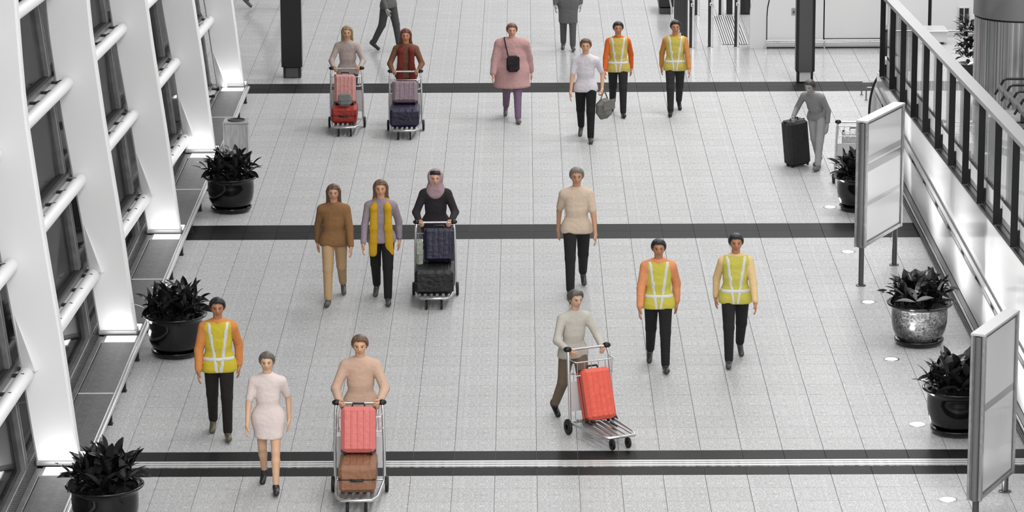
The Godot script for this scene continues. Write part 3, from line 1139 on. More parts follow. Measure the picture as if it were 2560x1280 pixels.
	var db := thing("dark_bench", "dark bench with slanted steel leg at the top edge", "bench", Vector3(2.85, 0, -68.2))
	b = Buf.new()
	b.cbox(Vector3(0, 0.3, 0), Vector3(0.3, 0.34, 0.9), 0.02)
	part("body", b, grey("bench_body_dark", 0.045, 0.4), db)
	b = Buf.new()
	b.cbox(Vector3(0, 0.06, 0.1), Vector3(0.26, 0.12, 0.7), 0.01)
	part("plinth", b, grey("bench_plinth", 0.2, 0.4), db)
	b = Buf.new()
	b.tube([Vector3(0.1, 0, 0.5), Vector3(0.1, 0.14, 0.49), Vector3(0.02, 0.55, 0.48)], 0.02, 8)
	part("leg", b, grey("gate_bright", 0.82, 0.25, 0.7), db)
	# steel litter bin by the ribs
	var lb := thing("litter_bin", "square polished steel litter bin with round top opening by the window bench", "bin", Vector3(-4.65, 0, -53.75))
	b = Buf.new()
	b.cbox(Vector3(0, 0.3, 0), Vector3(0.39, 0.58, 0.36), 0.01)
	var lm := textured(grey("bin_steel", 0.80, 0.22, 0.5), fine_tex, 1.0, false)
	lm.uv1_scale = Vector3(3.0, 0.4, 3.0)
	part("body", b, lm, lb)
	b = Buf.new()
	b.cbox(Vector3(0, 0.605, 0), Vector3(0.42, 0.03, 0.39), 0.008)
	part("top_plate", b, grey("bin_top", 0.74, 0.25, 0.6), lb)
	b = Buf.new()
	b.lathe([Vector2(0.14, 0.0), Vector2(0.14, 0.012), Vector2(0.125, 0.012), Vector2(0.12, 0.003), Vector2(0.001, 0.002)], 28, Transform3D(Basis(), Vector3(0, 0.62, 0)))
	part("opening", b, grey("bin_black", 0.02, 0.4), lb)
	for s in [-1, 1]:
		b = Buf.new()
		b.cbox(Vector3(s * 0.195, 0.3, 0.18), Vector3(0.015, 0.58, 0.015), 0.003)
		part("corner_strip", b, grey("gate_bright", 0.82, 0.25, 0.7), lb)

# ------------------------------------------------------------------ sign stands
func build_signs() -> void:
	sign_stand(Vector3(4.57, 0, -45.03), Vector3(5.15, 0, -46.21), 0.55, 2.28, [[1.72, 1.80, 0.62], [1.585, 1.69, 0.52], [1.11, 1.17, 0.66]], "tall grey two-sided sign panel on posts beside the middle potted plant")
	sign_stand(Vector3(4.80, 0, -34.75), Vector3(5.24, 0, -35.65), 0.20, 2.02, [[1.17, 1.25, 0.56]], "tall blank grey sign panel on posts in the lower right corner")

func sign_stand(a: Vector3, c: Vector3, lo: float, hi: float, bands: Array, label: String) -> void:
	var mid := (a + c) * 0.5
	var d := (c - a)
	var len := d.length() + 0.16
	var t := thing("sign_stand", label, "sign", mid)
	t.rotation.y = atan2(-d.z, d.x)          # local x runs along the board, local +z faces the lens
	var alu := textured(grey("sign_aluminium", 0.66, 0.3, 0.55), fine_tex, 1.0, false)
	var pale := grey("sign_frame_pale", 0.70, 0.4, 0.2)
	var L := len * 0.5
	var b: Buf
	for s in [-1.0, 1.0]:
		b = Buf.new()
		b.lathe([Vector2(0.036, 0.0), Vector2(0.036, lo + 0.05)], 18, Transform3D(Basis(), Vector3(s * (L - 0.08), 0, 0)))
		part("post", b, grey("sign_post_steel", 0.34, 0.3, 0.7), t)
		b = Buf.new()
		b.lathe([Vector2(0.07, 0.0), Vector2(0.07, 0.01), Vector2(0.04, 0.016)], 18, Transform3D(Basis(), Vector3(s * (L - 0.08), 0, 0)))
		part("base_flange", b, grey("sign_post_steel", 0.34, 0.3, 0.7), t)
		# grooved end profile: round core between two flat wings
		b = Buf.new()
		b.lathe([Vector2(0.045, lo), Vector2(0.045, hi - 0.01)], 18, Transform3D(Basis(), Vector3(s * (L - 0.035), 0, 0)))
		var core := part("end_post", b, grey("sign_post_satin", 0.46, 0.28, 0.7), t)
		for q in [-1.0, 1.0]:
			b = Buf.new()
			b.cbox(Vector3(s * (L - 0.03), (lo + hi) * 0.5, q * 0.066), Vector3(0.06, hi - lo, 0.03), 0.006)
			b.cbox(Vector3(s * (L - 0.045), (lo + hi) * 0.5, q * 0.045), Vector3(0.05, hi - lo, 0.012), 0.003)
			part("end_wing", b, alu, core)
	b = Buf.new()
	b.cbox(Vector3(0, hi + 0.01, 0), Vector3(len, 0.03, 0.17), 0.006)
	part("top_cap", b, pale, t)
	b = Buf.new()
	b.cbox(Vector3(0, lo + 0.03, 0), Vector3(len - 0.1, 0.05, 0.15), 0.006)
	part("bottom_rail", b, alu, t)
	b = Buf.new()
	b.box(Vector3(0, (lo + hi) * 0.5, 0), Vector3(len - 0.12, hi - lo - 0.06, 0.10))
	part("light_box", b, grey("sign_box", 0.5, 0.5), t)
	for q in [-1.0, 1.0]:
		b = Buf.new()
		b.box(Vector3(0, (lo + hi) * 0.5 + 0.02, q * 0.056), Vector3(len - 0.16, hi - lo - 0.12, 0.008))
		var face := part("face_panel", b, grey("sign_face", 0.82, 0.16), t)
		for bd in bands:  # flat grey bands across the face
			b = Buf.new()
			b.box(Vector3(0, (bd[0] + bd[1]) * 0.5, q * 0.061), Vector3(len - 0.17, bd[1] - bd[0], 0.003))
			part("grey_band", b, grey("sign_band_%d" % int(bd[2] * 100), bd[2], 0.2), face)

# ------------------------------------------------------------------ plants
func leaf_buf(l: float, w: float) -> Buf:       # along +z, arching down at the tip
	var b := Buf.new()
	var n := 6
	var mid := []
	var le := []
	var ri := []
	for k in n + 1:
		var f := float(k) / n
		var ww := w * 0.5 * pow(sin(PI * clampf(0.06 + f * 0.94, 0.0, 1.0)), 0.75)
		var p := Vector3(0, 0.10 * l * sin(f * 2.2) - 0.16 * l * f * f * f, f * l)
		mid.append(p - Vector3(0, ww * 0.3, 0))
		le.append(p + Vector3(-ww, 0, 0))
		ri.append(p + Vector3(ww, 0, 0))
	for k in n:
		b.quad(le[k], mid[k], mid[k + 1], le[k + 1])
		b.quad(mid[k], ri[k], ri[k + 1], mid[k + 1])
	return b

func build_pots() -> void:
	var rng := RandomNumberGenerator.new()
	rng.seed = 31
	var leaves := [leaf_buf(0.27, 0.10).mesh(), leaf_buf(0.23, 0.09).mesh(), leaf_buf(0.30, 0.10).mesh()]
	var black := grey("pot_black_glaze", 0.035, 0.12)
	var glaze := textured(grey("pot_mottled_glaze", 0.5, 0.16, 0.4), glaze_tex, 2.2, false)
	var spots := [
		[Vector3(-4.45, 0, -34.3), "glossy black pot of dark leaves cut off at the bottom left corner", 0, 1.0],
		[Vector3(-4.43, 0, -41.55), "glossy black pot of broad dark leaves beside the window bench, second from the front", 0, 0.98],
		[Vector3(-4.42, 0, -49.85), "glossy black pot of spiky dark leaves in front of the steel bin", 0, 0.98],
		[Vector3(5.01, 0, -41.95), "mottled silvery glazed pot with spreading pale-edged leaves by the white wall", 1, 1.0],
		[Vector3(5.0, 0, -37.95), "dark glazed pot half hidden behind the lower right sign panel", 0, 1.0],
		[Vector3(5.0, 0, -49.75), "dark glazed pot half hidden behind the farther sign panel", 0, 0.95]]
	for s in spots:
		var t := thing("potted_plant", s[1], "potted plant", s[0], rng.randf() * TAU, "glazed potted plants")
		var k: float = s[3]
		t.scale = Vector3.ONE * k
		var b := Buf.new()
		b.lathe([Vector2(0.001, 0.012), Vector2(0.24, 0.012), Vector2(0.285, 0.02), Vector2(0.31, 0.05), Vector2(0.315, 0.08), Vector2(0.30, 0.082), Vector2(0.285, 0.05), Vector2(0.24, 0.035), Vector2(0.001, 0.035)], 48)
		part("saucer", b, black, t)
		b = Buf.new()
		b.lathe([Vector2(0.001, 0.04), Vector2(0.22, 0.04), Vector2(0.25, 0.06), Vector2(0.30, 0.12), Vector2(0.335, 0.20), Vector2(0.352, 0.30), Vector2(0.355, 0.40), Vector2(0.352, 0.46), Vector2(0.36, 0.495), Vector2(0.385, 0.515), Vector2(0.412, 0.53), Vector2(0.418, 0.545), Vector2(0.408, 0.555), Vector2(0.385, 0.553), Vector2(0.35, 0.535), Vector2(0.335, 0.50), Vector2(0.33, 0.46)], 56)
		var pm: Material = black
		if s[2] == 1: pm = glaze
		part("pot", b, pm, t)
		if s[2] == 1:
			b = Buf.new()
			b.lathe([Vector2(0.362, 0.497), Vector2(0.387, 0.514), Vector2(0.414, 0.529), Vector2(0.421, 0.545), Vector2(0.408, 0.558), Vector2(0.384, 0.556), Vector2(0.35, 0.538), Vector2(0.333, 0.50)], 56)
			part("rim", b, black, t)
		b = Buf.new()
		b.lathe([Vector2(0.333, 0.485), Vector2(0.2, 0.50), Vector2(0.001, 0.51)], 32)
		part("soil", b, grey("soil_dark", 0.05, 0.95), t)
		# rosettes of leaves
		var count := 0
		for cl in 18:
			var ca := cl * 2.39996
			var cr := 0.30 * sqrt((cl + 0.3) / 18.0)
			var cen := Vector3(cos(ca) * cr, 0.50, sin(ca) * cr)
			var lift := 0.22 - 0.13 * (cr / 0.30) + rng.randf_range(-0.02, 0.05)
			b = Buf.new()
			b.tube([cen, cen + Vector3(cos(ca) * 0.04, lift + 0.04, sin(ca) * 0.04)], 0.008, 6)
			part("stem", b, grey("stem_dark", 0.09, 0.5), t)
			for q in 8:
				var a := q * 2.39996 + cl
				var pitch := lerpf(0.35, -0.95, q / 7.0) + rng.randf_range(-0.15, 0.15)
				var lf := part("leaf" if count == 0 else "leaf_%03d" % count, leaves[rng.randi() % 3], grey("plant_leaf_%d" % (rng.randi() % 3), [0.07, 0.10, 0.16][rng.randi() % 3], 0.2), t)
				var out := Basis(Vector3.UP, PI / 2 - ca)
				var tilt := Basis(Vector3(sin(ca), 0, -cos(ca)), -0.75 * cr / 0.30)
				lf.transform = Transform3D(tilt * Basis(Vector3.UP, a) * Basis(Vector3.RIGHT, pitch), cen + Vector3(cos(ca) * 0.04, lift + 0.01 * q, sin(ca) * 0.04))
				count += 1

# ------------------------------------------------------------------ lamps set in the floor
func build_floor_lights() -> void:
	var says := ["round floor lamp nearest the lower right sign panel", "bright round floor lamp beside the half-hidden front pot", "round floor lamp just left of the mottled silver pot", "round floor lamp behind and left of the mottled silver pot", "faint round floor lamp beside the farther sign posts", "round floor lamp beside the half-hidden far pot"]
	for q in 6:
		var at := Vector3(4.58, 0.0, -35.37 - 2.912 * q)
		var t := thing("floor_lamp", says[q], "floor lamp", at, 0.0, "round lamps set in the floor")
		var b := Buf.new()
		b.lathe([Vector2(0.105, 0.0), Vector2(0.103, 0.006), Vector2(0.082, 0.007), Vector2(0.080, 0.003)], 32)
		part("ring", b, grey("lamp_ring_steel", 0.7, 0.25, 0.8), t)
		b = Buf.new()
		b.disc(Vector3(0, 0.004, 0), 0.081, 32)
		var m := grey("floor_lamp_glow", 0.9, 0.4)
		m.emission_enabled = true
		m.emission = Color.WHITE
		m.emission_energy_multiplier = 3.0
		part("lens", b, m, t)
		var l := SpotLight3D.new()
		l.name = "floor_lamp_beam"
		l.light_energy = 15.0
		l.light_size = 0.07
		l.spot_range = 30.0
		l.spot_angle = 62.0
		l.spot_attenuation = 2.0
		l.shadow_enabled = true
		add_child(l, true)
		l.look_at_from_position(at + Vector3(0, 0.02, 0), at + Vector3(0.75, 1.0, 0), Vector3.FORWARD)

# ------------------------------------------------------------------ people and luggage
var head_buf: Buf
var hand_bufs := {}

func make_head() -> void:           # face looks along +z, centre of the skull at the origin, chin at y = -0.118
	head_buf = Buf.new()
	var nu := 52
	var nv := 44
	for j in nv + 1:
		var th := PI * j / nv
		for k in nu:
			var ph := TAU * k / nu
			var d := Vector3(sin(th) * sin(ph), cos(th), sin(th) * cos(ph))
			var p := Vector3(d.x * 0.076, d.y * 0.115, d.z * 0.095)
			var low := clampf(-d.y, 0.0, 1.0)
			p.x *= 1.0 - 0.30 * low * low
			if d.z < 0.0: p.z *= 1.0 - 0.25 * low
			else: p.z *= 1.0 - 0.05 * low
			if d.z > 0.0:
				var x := p.x; var y := p.y
				p.z += 0.024 * exp(-x * x / 0.00016 - pow((y + 0.026) / 0.017, 2.0))       # nose tip
				p.z += 0.012 * exp(-x * x / 0.00012 - pow((y - 0.0) / 0.022, 2.0))           # bridge
				p.z += 0.005 * exp(-pow((y - 0.022) / 0.010, 2.0)) * clampf(d.z * 2.0 - 0.6, 0.0, 1.0)  # brow
				for s in [-1.0, 1.0]: p.z -= 0.009 * exp(-pow((x - s * 0.031) / 0.015, 2.0) - pow((y - 0.004) / 0.011, 2.0))
				p.z += 0.006 * exp(-x * x / 0.0006 - pow((y + 0.062) / 0.010, 2.0))
				p.z += 0.010 * exp(-x * x / 0.0008 - pow((y + 0.103) / 0.016, 2.0))
			var c := Color.WHITE
			if d.z > 0.3:
				for s in [-1.0, 1.0]:
					var e := pow((p.x - s * 0.031) / 0.012, 2.0) + pow((p.y - 0.004) / 0.006, 2.0)
					if e < 1.0: c = Color(0.1, 0.08, 0.07)
					var eb := pow((p.x - s * 0.032) / 0.018, 2.0) + pow((p.y - 0.024) / 0.005, 2.0)
					if eb < 1.0: c = Color(0.15, 0.12, 0.1)
				if pow(p.x / 0.024, 2.0) + pow((p.y + 0.062) / 0.007, 2.0) < 1.0: c = Color(0.75, 0.45, 0.42)
			head_buf.col = c
			head_buf.vert(p, Vector3.ZERO)
	for j in nv:
		for k in nu:
			var a := j * nu + k
			var b := j * nu + (k + 1) % nu
			var c := (j + 1) * nu + (k + 1) % nu
			var e := (j + 1) * nu + k
			head_buf.tri_i(a, e, c); head_buf.tri_i(a, c, b)
			var nn := (head_buf.v[c] - head_buf.v[a]).cross(head_buf.v[b] - head_buf.v[e])
			for q in [a, b, c, e]: head_buf.n[q] += nn
	for q in head_buf.n.size():
		if head_buf.n[q].dot(head_buf.v[q]) < 0.0: head_buf.n[q] = -head_buf.n[q]
		head_buf.n[q] = head_buf.n[q].normalized()
	head_buf.col = Color.WHITE
	for s in [-1.0, 1.0]:
		head_buf.ball(Vector3(s * 0.078, -0.008, -0.008), Vector3(0.009, 0.031, 0.019), 10, 8)

func make_hand(kind: String) -> void:     # left hand (thumb towards +z), wrist at the origin, fingers along -y, palm faces -x
	var fl := Field.new(Vector3(-0.09, -0.22, -0.075), Vector3(0.05, 0.03, 0.085), 0.0045)
	fl.bone(Vector3(0, 0.02, 0), Vector3(0, -0.02, 0), 0.025, 0.026, 1.0, 0.012)
	for q in 4:
		var z := 0.03 - 0.02 * q
		fl.bone(Vector3(0, -0.02, z * 0.6), Vector3(-0.002, -0.085, z), 0.015, 0.0125, 1.0, 0.014)
	var curl := 0.35 if kind == "relaxed" else 1.25
	var lens: Array = [0.072, 0.08, 0.075, 0.058]
	for q in 4:
		var z := 0.03 - 0.02 * q
		var p := Vector3(-0.002, -0.085, z)
		var a := curl * 0.45
		for s in 3:
			var seg: float = lens[q] * [0.45, 0.32, 0.23][s]
			var e := p + Vector3(-sin(a), -cos(a), 0) * seg
			fl.bone(p, e, 0.0098 - 0.0008 * s, 0.0092 - 0.0008 * s, 1.0, 0.004)
			p = e
			a += curl * 0.85
	var tp := Vector3(-0.004, -0.03, 0.024)
	var t1 := tp + Vector3(-0.012, -0.03, 0.022)
	var t2 := t1 + (Vector3(-0.012, -0.03, 0.008) if kind == "relaxed" else Vector3(-0.028, -0.02, -0.004))
	fl.bone(tp, t1, 0.015, 0.0115, 1.0, 0.008)
	fl.bone(t1, t2, 0.0112, 0.0095, 1.0, 0.005)
	var b := Buf.new()
	fl.net(b)
	hand_bufs[kind] = b

func ik(a: Vector3, target: Vector3, l1: float, l2: float, pole: Vector3) -> Array:
	var d := target - a
	var len := clampf(d.length(), 0.08, (l1 + l2) * 0.995)
	var u := d.normalized()
	var x := (l1 * l1 - l2 * l2 + len * len) / (2.0 * len)
	var h := sqrt(maxf(l1 * l1 - x * x, 0.0))
	var w := (pole - u * pole.dot(u)).normalized()
	return [a + u * x + w * h, a + u * len]

# who: dictionary that describes clothes and pose
func person(label: String, x: float, z: float, turn: float, tall: float, who: Dictionary) -> Node3D:
	var t := thing("person", label, "person", Vector3(x, 0, z), turn, "people crossing the concourse")
	var s := tall / 1.70
	t.scale = Vector3.ONE * s
	var wide: float = who.get("wide", 1.0)
	var stride: float = who.get("stride", 1.0)
	var lean: float = who.get("lean", 0.03)
	var top: Color = who.get("top", Color(0.5, 0.5, 0.5))
	var bottom: Color = who.get("bottom", Color(0.05, 0.05, 0.05))
	var skin: Color = who.get("skin", Color(0.72, 0.54, 0.43))
	var id := t.name
	# --- legs: hip at the origin first, then set so that the lower foot stands on the floor
	var legs := []
	var low := 0.0
	for sd in [-1.0, 1.0]:
		var front: bool = sd * stride > 0.0
		var am := absf(stride)
		var th := (0.34 if front else -0.27) * am
		var kb := (0.08 if front else 0.38) * am + 0.03
		var hip := Vector3(sd * 0.088, 0, 0)
		var knee := hip + Vector3(0, -cos(th), sin(th)) * 0.425
		var sh := th - kb
		var ank := knee + Vector3(0, -cos(sh), sin(sh)) * 0.415
		var fp := (0.10 if front else -0.55) * am       # foot pitch, toe up positive
		var toe := ank + Vector3(sd * 0.015, -0.055 * cos(fp) + 0.16 * sin(fp), 0.16 * cos(fp) + 0.055 * sin(fp))
		var heel := ank + Vector3(0, -0.055 * cos(fp) - 0.045 * sin(fp), -0.045 * cos(fp) + 0.055 * sin(fp))
		legs.append([hip, knee, ank, heel, toe])
		low = minf(low, minf(toe.y, heel.y) - 0.032)
	var hy := -low
	var up := Vector3(0, hy, 0)
	for l in legs:
		for q in 5: l[q] += up
	# --- trunk, leaning forward about the hips
	var lb := Basis(Vector3.RIGHT, lean)
	var T := func(px: float, py: float, pz: float) -> Vector3: return up + lb * Vector3(px, py, pz)
	var w := 0.5 + 0.5 * wide
	var trunk := [
		[T.call(-0.065 * wide, 0.03, 0), T.call(0.065 * wide, 0.03, 0), 0.105 * w, 0.105 * w, 0.86],
		[T.call(0, 0.05, 0), T.call(0, 0.22, 0.0), 0.125 * wide, 0.118 * wide, 0.74],
		[T.call(-0.03, 0.24, 0), T.call(-0.05, 0.40, 0.0), 0.105 * wide, 0.098 * w, 0.80],
		[T.call(0.03, 0.24, 0), T.call(0.05, 0.40, 0.0), 0.105 * wide, 0.098 * w, 0.80],
		[T.call(-0.145 * w, 0.438, -0.005), T.call(-0.02, 0.488, -0.008), 0.058, 0.056, 1.0],
		[T.call(0.145 * w, 0.438, -0.005), T.call(0.02, 0.488, -0.008), 0.058, 0.056, 1.0]]
	var neck := [T.call(0, 0.45, -0.01), T.call(0, 0.585, 0.01), 0.055, 0.05, 1.0]
	var hc: Vector3 = T.call(0, 0.685, 0.015)
	var hb := Basis(Vector3.UP, who.get("look", 0.0)) * Basis(Vector3.RIGHT, who.get("nod", 0.05) + lean * 0.4)
	# --- arms
	var arms := []
	var reach: Array = who.get("hands", [])
	for q in 2:
		var sd := -1.0 if q == 0 else 1.0
		var sh: Vector3 = T.call(sd * 0.172 * w, 0.438, -0.005)
		var tg: Vector3
		if reach.size() > q and reach[q] != null: tg = up + reach[q] + Vector3(0, 0, 0)
		else: tg = sh + Vector3(sd * 0.07 * wide, -0.50, 0.16 * (-1.0 if sd * stride > 0 else 1.0) * absf(stride) + 0.02)
		var r := ik(sh, tg, 0.285, 0.25, Vector3(sd * 0.5, -0.2, -1.0))
		arms.append([sh, r[0], r[1]])
	# --- body: one skin
	var lo := Vector3(9, 9, 9)
	var hi := -lo
	for l in legs:
		for p in l: lo = lo.min(p); hi = hi.max(p)
	for a in arms:
		for p in a: lo = lo.min(p); hi = hi.max(p)
	for b in trunk:
		lo = lo.min(b[0]).min(b[1]); hi = hi.max(b[0]).max(b[1])
	lo = lo.min(hc); hi = hi.max(hc)
	lo -= Vector3.ONE * 0.24; hi += Vector3.ONE * 0.24
	lo.y = -0.06
	var fl := Field.new(lo, hi, 0.019)
	for b in trunk: fl.bone(b[0], b[1], b[2] - 0.012, b[3] - 0.012, b[4], 0.05)
	fl.bone(neck[0], neck[1], neck[2], neck[3], 1.0, 0.03)
	fl.bone(neck[1], hc, 0.05, 0.06, 1.0, 0.02)
	for l in legs:
		fl.bone(l[0], l[1], 0.082, 0.054, 1.0, 0.03)
		fl.bone(l[1], l[1].lerp(l[2], 0.3), 0.052, 0.053, 1.0, 0.02)
		fl.bone(l[1].lerp(l[2], 0.3), l[2], 0.053, 0.036, 1.0, 0.02)
		fl.bone(l[3], l[4], 0.03, 0.026, 1.0, 0.03)
	for a in arms:
		fl.bone(a[0], a[1], 0.048, 0.038, 1.0, 0.03)
		fl.bone(a[1], a[2], 0.038, 0.026, 1.0, 0.015)
	var body := Buf.new()
	fl.net(body)
	body.add(head_buf, Transform3D(hb, hc))
	for q in 2:
		var a: Array = arms[q]
		var dir: Vector3 = (a[2] - a[1]).normalized()
		var yb := -dir
		var zb := (Vector3(0, 0.35, 1.0) - yb * yb.dot(Vector3(0, 0.35, 1.0))).normalized()
		var xb := yb.cross(zb)
		var sd := -1.0 if q == 0 else 1.0
		var hbuf: Buf = hand_bufs["grip" if reach.size() > q and reach[q] != null else "relaxed"]
		var bs := Basis(xb * (1.0 if sd > 0 else -1.0), yb, zb)
		body.add(hbuf, Transform3D(bs, a[2]))
	var sm := mat("skin_%s" % skin.to_html(), skin, 0.55)
	sm.vertex_color_use_as_albedo = true
	part("body", body, sm, t)
	# --- clothes
	var loose: float = who.get("loose", 0.0)
	var tf := Field.new(lo, hi, 0.019)
	var style: String = who.get("style", "shirt")
	for b in trunk: tf.bone(b[0], b[1], b[2] + 0.008 + loose, b[3] + 0.008 + loose * 0.6, b[4], 0.05)
	tf.bone(T.call(-0.085 * w, -0.05, 0), T.call(0.085 * w, -0.05, 0), 0.118 * w + loose, 0.118 * w + loose, 0.95, 0.06)
	tf.bone(neck[0], neck[0].lerp(neck[1], 0.45), 0.066, 0.06, 1.0, 0.03)
	var sleeve: float = who.get("sleeve", 1.0)
	for a in arms:
		tf.bone(a[0], a[1] if sleeve > 0.5 else a[0].lerp(a[1], 0.75), 0.058 + loose * 0.5, 0.050 + loose * 0.5, 1.0, 0.03)
		if sleeve > 0.5: tf.bone(a[1], a[1].lerp(a[2], 0.93), 0.050 + loose * 0.5, 0.041 + loose * 0.4, 1.0, 0.02)
	if style == "coat" or style == "dress":
		var hem: float = who.get("hem", 0.40)
		var spread: float = who.get("spread", 0.16)
		tf.bone(T.call(0, 0.04, 0), Vector3(0, hy - hem, 0.01), 0.13 * wide + loose, spread * wide, 0.80, 0.06)
		for l in legs: tf.bone(l[0], l[0].lerp(l[1], clampf(hem / 0.44, 0.2, 1.0)), 0.10 * w, 0.085 * w, 1.0, 0.06)
	var topb := Buf.new()
	var cut := [Plane(Vector3.UP, (hc.y - 0.125))]
	if style == "coat" or style == "dress": cut.append(Plane(Vector3.DOWN, -(hy - who.get("hem", 0.40) - 0.02)))
	else: cut.append(Plane(Vector3.DOWN, -(hy - 0.085)))
	tf.net(topb, cut)
	part({"coat": "coat", "dress": "dress"}.get(style, "shirt"), topb, cloth("cloth_%s" % top.to_html(), top), t)
	if who.get("bare_legs", false) == false:
		var bf := Field.new(Vector3(-0.34, -0.02, lo.z), Vector3(0.34, hy + 0.2, hi.z), 0.019)
		bf.bone(trunk[0][0], trunk[0][1], 0.112 * w, 0.112 * w, 0.9, 0.05)
		bf.bone(T.call(0, 0.03, 0), T.call(0, 0.1, 0), 0.128 * wide, 0.122 * wide, 0.76, 0.04)
		for l in legs:
			var e: Vector3 = l[1].lerp(l[2], who.get("leg", 0.97))
			bf.bone(l[0], l[1], 0.098 * w, 0.072, 1.0, 0.03)
			bf.bone(l[1], e, 0.070, 0.056, 1.0, 0.02)
		var bb := Buf.new()
		bf.net(bb)
		part("trousers", bb, cloth("cloth_%s" % bottom.to_html(), bottom), t)
	for l in legs:
		var ff := Field.new(l[2].min(l[3]).min(l[4]) - Vector3.ONE * 0.075, l[2].max(l[3]).max(l[4]) + Vector3.ONE * 0.06, 0.0125)
		ff.bone(l[3], l[4], 0.041, 0.037, 1.0, 0.02)
		ff.bone(l[3] + Vector3(0, 0.03, 0.02), l[2] + Vector3(0, -0.012, 0.005), 0.042, 0.043, 1.0, 0.02)
		var sb := Buf.new()
		ff.net(sb)
		part("shoe", sb, mat("shoe_%s" % who.get("shoes", Color(0.05, 0.05, 0.05)).to_html(), who.get("shoes", Color(0.05, 0.05, 0.05)), 0.4), t)
	# --- vest worn over the shirt, with reflective strips
	if style == "vest":
		var vf := Field.new(Vector3(-0.34, hy - 0.16, lo.z), Vector3(0.34, hy + 0.62, hi.z), 0.016)
		for b in trunk.slice(0, 4): vf.bone(b[0], b[1], b[2] + 0.026, b[3] + 0.026, b[4], 0.05)
		for sd in [-1.0, 1.0]: vf.bone(T.call(sd * 0.15, 0.438, 0), T.call(sd * 0.02, 0.488, 0), 0.074, 0.07, 1.0, 0.03)
		vf.bone(T.call(-0.085 * w, -0.07, 0), T.call(0.085 * w, -0.07, 0), 0.135 * w, 0.135 * w, 0.95, 0.06)
		var xl := 0.19
		var vb := Buf.new()
		var vc := [Plane(Vector3(1, 0.13, 0).normalized(), xl + 0.13 * (hy + 0.25)), Plane(Vector3(-1, 0.13, 0).normalized(), xl + 0.13 * (hy + 0.25)), Plane(Vector3.UP, hy + 0.515), Plane(Vector3.DOWN, -(hy - 0.11))]
		vf.net(vb, vc)
		var vest: Color = who.get("vest", Color(0.80, 0.80, 0.12))
		part("vest", vb, cloth("cloth_%s" % vest.to_html(), vest), t)
		var refl := grey("reflective_strip", 0.78, 0.35)
		for sd in [-1.0, 1.0]:
			var rb := Buf.new()
			var nrm := Vector3(cos(0.14), -sin(0.14) * sd, 0) if sd > 0 else Vector3(cos(0.14), sin(0.14), 0)
			var mid := nrm.dot(Vector3(sd * 0.075, hy + 0.25, 0))
			vf.net(rb, [Plane(nrm, mid + 0.024), Plane(-nrm, -mid + 0.024), Plane(Vector3.UP, hy + 0.512), Plane(Vector3.DOWN, -(hy - 0.108))], -0.005)
			part("reflective_strap", rb, refl, t)
		var wb := Buf.new()
		vf.net(wb, [Plane(Vector3.RIGHT, xl - 0.002), Plane(Vector3.LEFT, xl - 0.002), Plane(Vector3.UP, hy + 0.09), Plane(Vector3.DOWN, -(hy + 0.04))], -0.006)
		part("reflective_band", wb, refl, t)
	# --- scarf or shawl
	if who.has("scarf"):
		var sf := Field.new(Vector3(-0.34, hy - 0.35, lo.z), Vector3(0.34, hy + 0.66, hi.z), 0.016)
		for sd in [-1.0, 1.0]:
			sf.bone(T.call(sd * 0.05, 0.53, -0.05), T.call(sd * 0.095, 0.42, 0.085), 0.045, 0.05, 1.0, 0.03)
			sf.bone(T.call(sd * 0.095, 0.42, 0.085), T.call(sd * 0.10, 0.15, 0.115), 0.05, 0.055, 0.7, 0.03)
			sf.bone(T.call(sd * 0.10, 0.15, 0.115), T.call(sd * 0.115, -0.2, 0.11), 0.055, 0.06, 0.6, 0.03)
		sf.bone(T.call(-0.07, 0.52, -0.06), T.call(0.07, 0.52, -0.06), 0.05, 0.05, 1.0, 0.03)
		var sb := Buf.new()
		sf.net(sb)
		part("scarf", sb, cloth("cloth_%s" % who.scarf.to_html(), who.scarf), t)
	# --- hair
	var hair: Color = who.get("hair", Color(0.07, 0.06, 0.06))
	var hf := Field.new(Vector3(-0.15, -0.42, -0.2), Vector3(0.15, 0.18, 0.17), 0.0105)
	hf.bone(Vector3(0, 0.022, -0.018), Vector3(0, 0.03, 0.012), 0.101, 0.094, 1.0, 0.02)
	hf.bone(Vector3(0, -0.02, -0.045), Vector3(0, -0.05, -0.05), 0.078, 0.06, 1.0, 0.03)
	var face := [Plane(Vector3(0, -0.62, 0.78).normalized(), 0.006)]
	if who.get("long_hair", false):
		for sd in [-1.0, 1.0]:
			hf.bone(Vector3(sd * 0.06, 0.0, -0.03), Vector3(sd * 0.075, -0.2, -0.04), 0.045, 0.035, 1.0, 0.03)
		hf.bone(Vector3(0, -0.04, -0.06), Vector3(0, -0.26, -0.085), 0.075, 0.055, 0.8, 0.03)
		face = [Plane(Vector3(0, -0.3, 0.95).normalized(), 0.028)]
	var hbuf2 := Buf.new()
	hf.net(hbuf2, face)
	var kf2 := Field.new(Vector3(-0.13, -0.09, -0.06), Vector3(0.13, 0.16, 0.14), 0.009)
	for q in 7:
		var lx := -0.055 + 0.018 * q
		kf2.bone(Vector3(lx, 0.100, 0.035), Vector3(lx * 1.18 + 0.006, 0.070 + 0.006 * sin(q * 2.3), 0.078 - absf(lx) * 0.35), 0.017, 0.010, 1.0, 0.01)
	for sd in [-1.0, 1.0]: kf2.bone(Vector3(sd * 0.066, 0.065, 0.035), Vector3(sd * 0.074, -0.028, 0.016), 0.018, 0.008, 1.0, 0.01)
	kf2.net(hbuf2)
	var hm := part("hair", hbuf2, mat("hair_%s" % hair.to_html(), hair, 0.5), t)
	hm.transform = Transform3D(hb, hc)
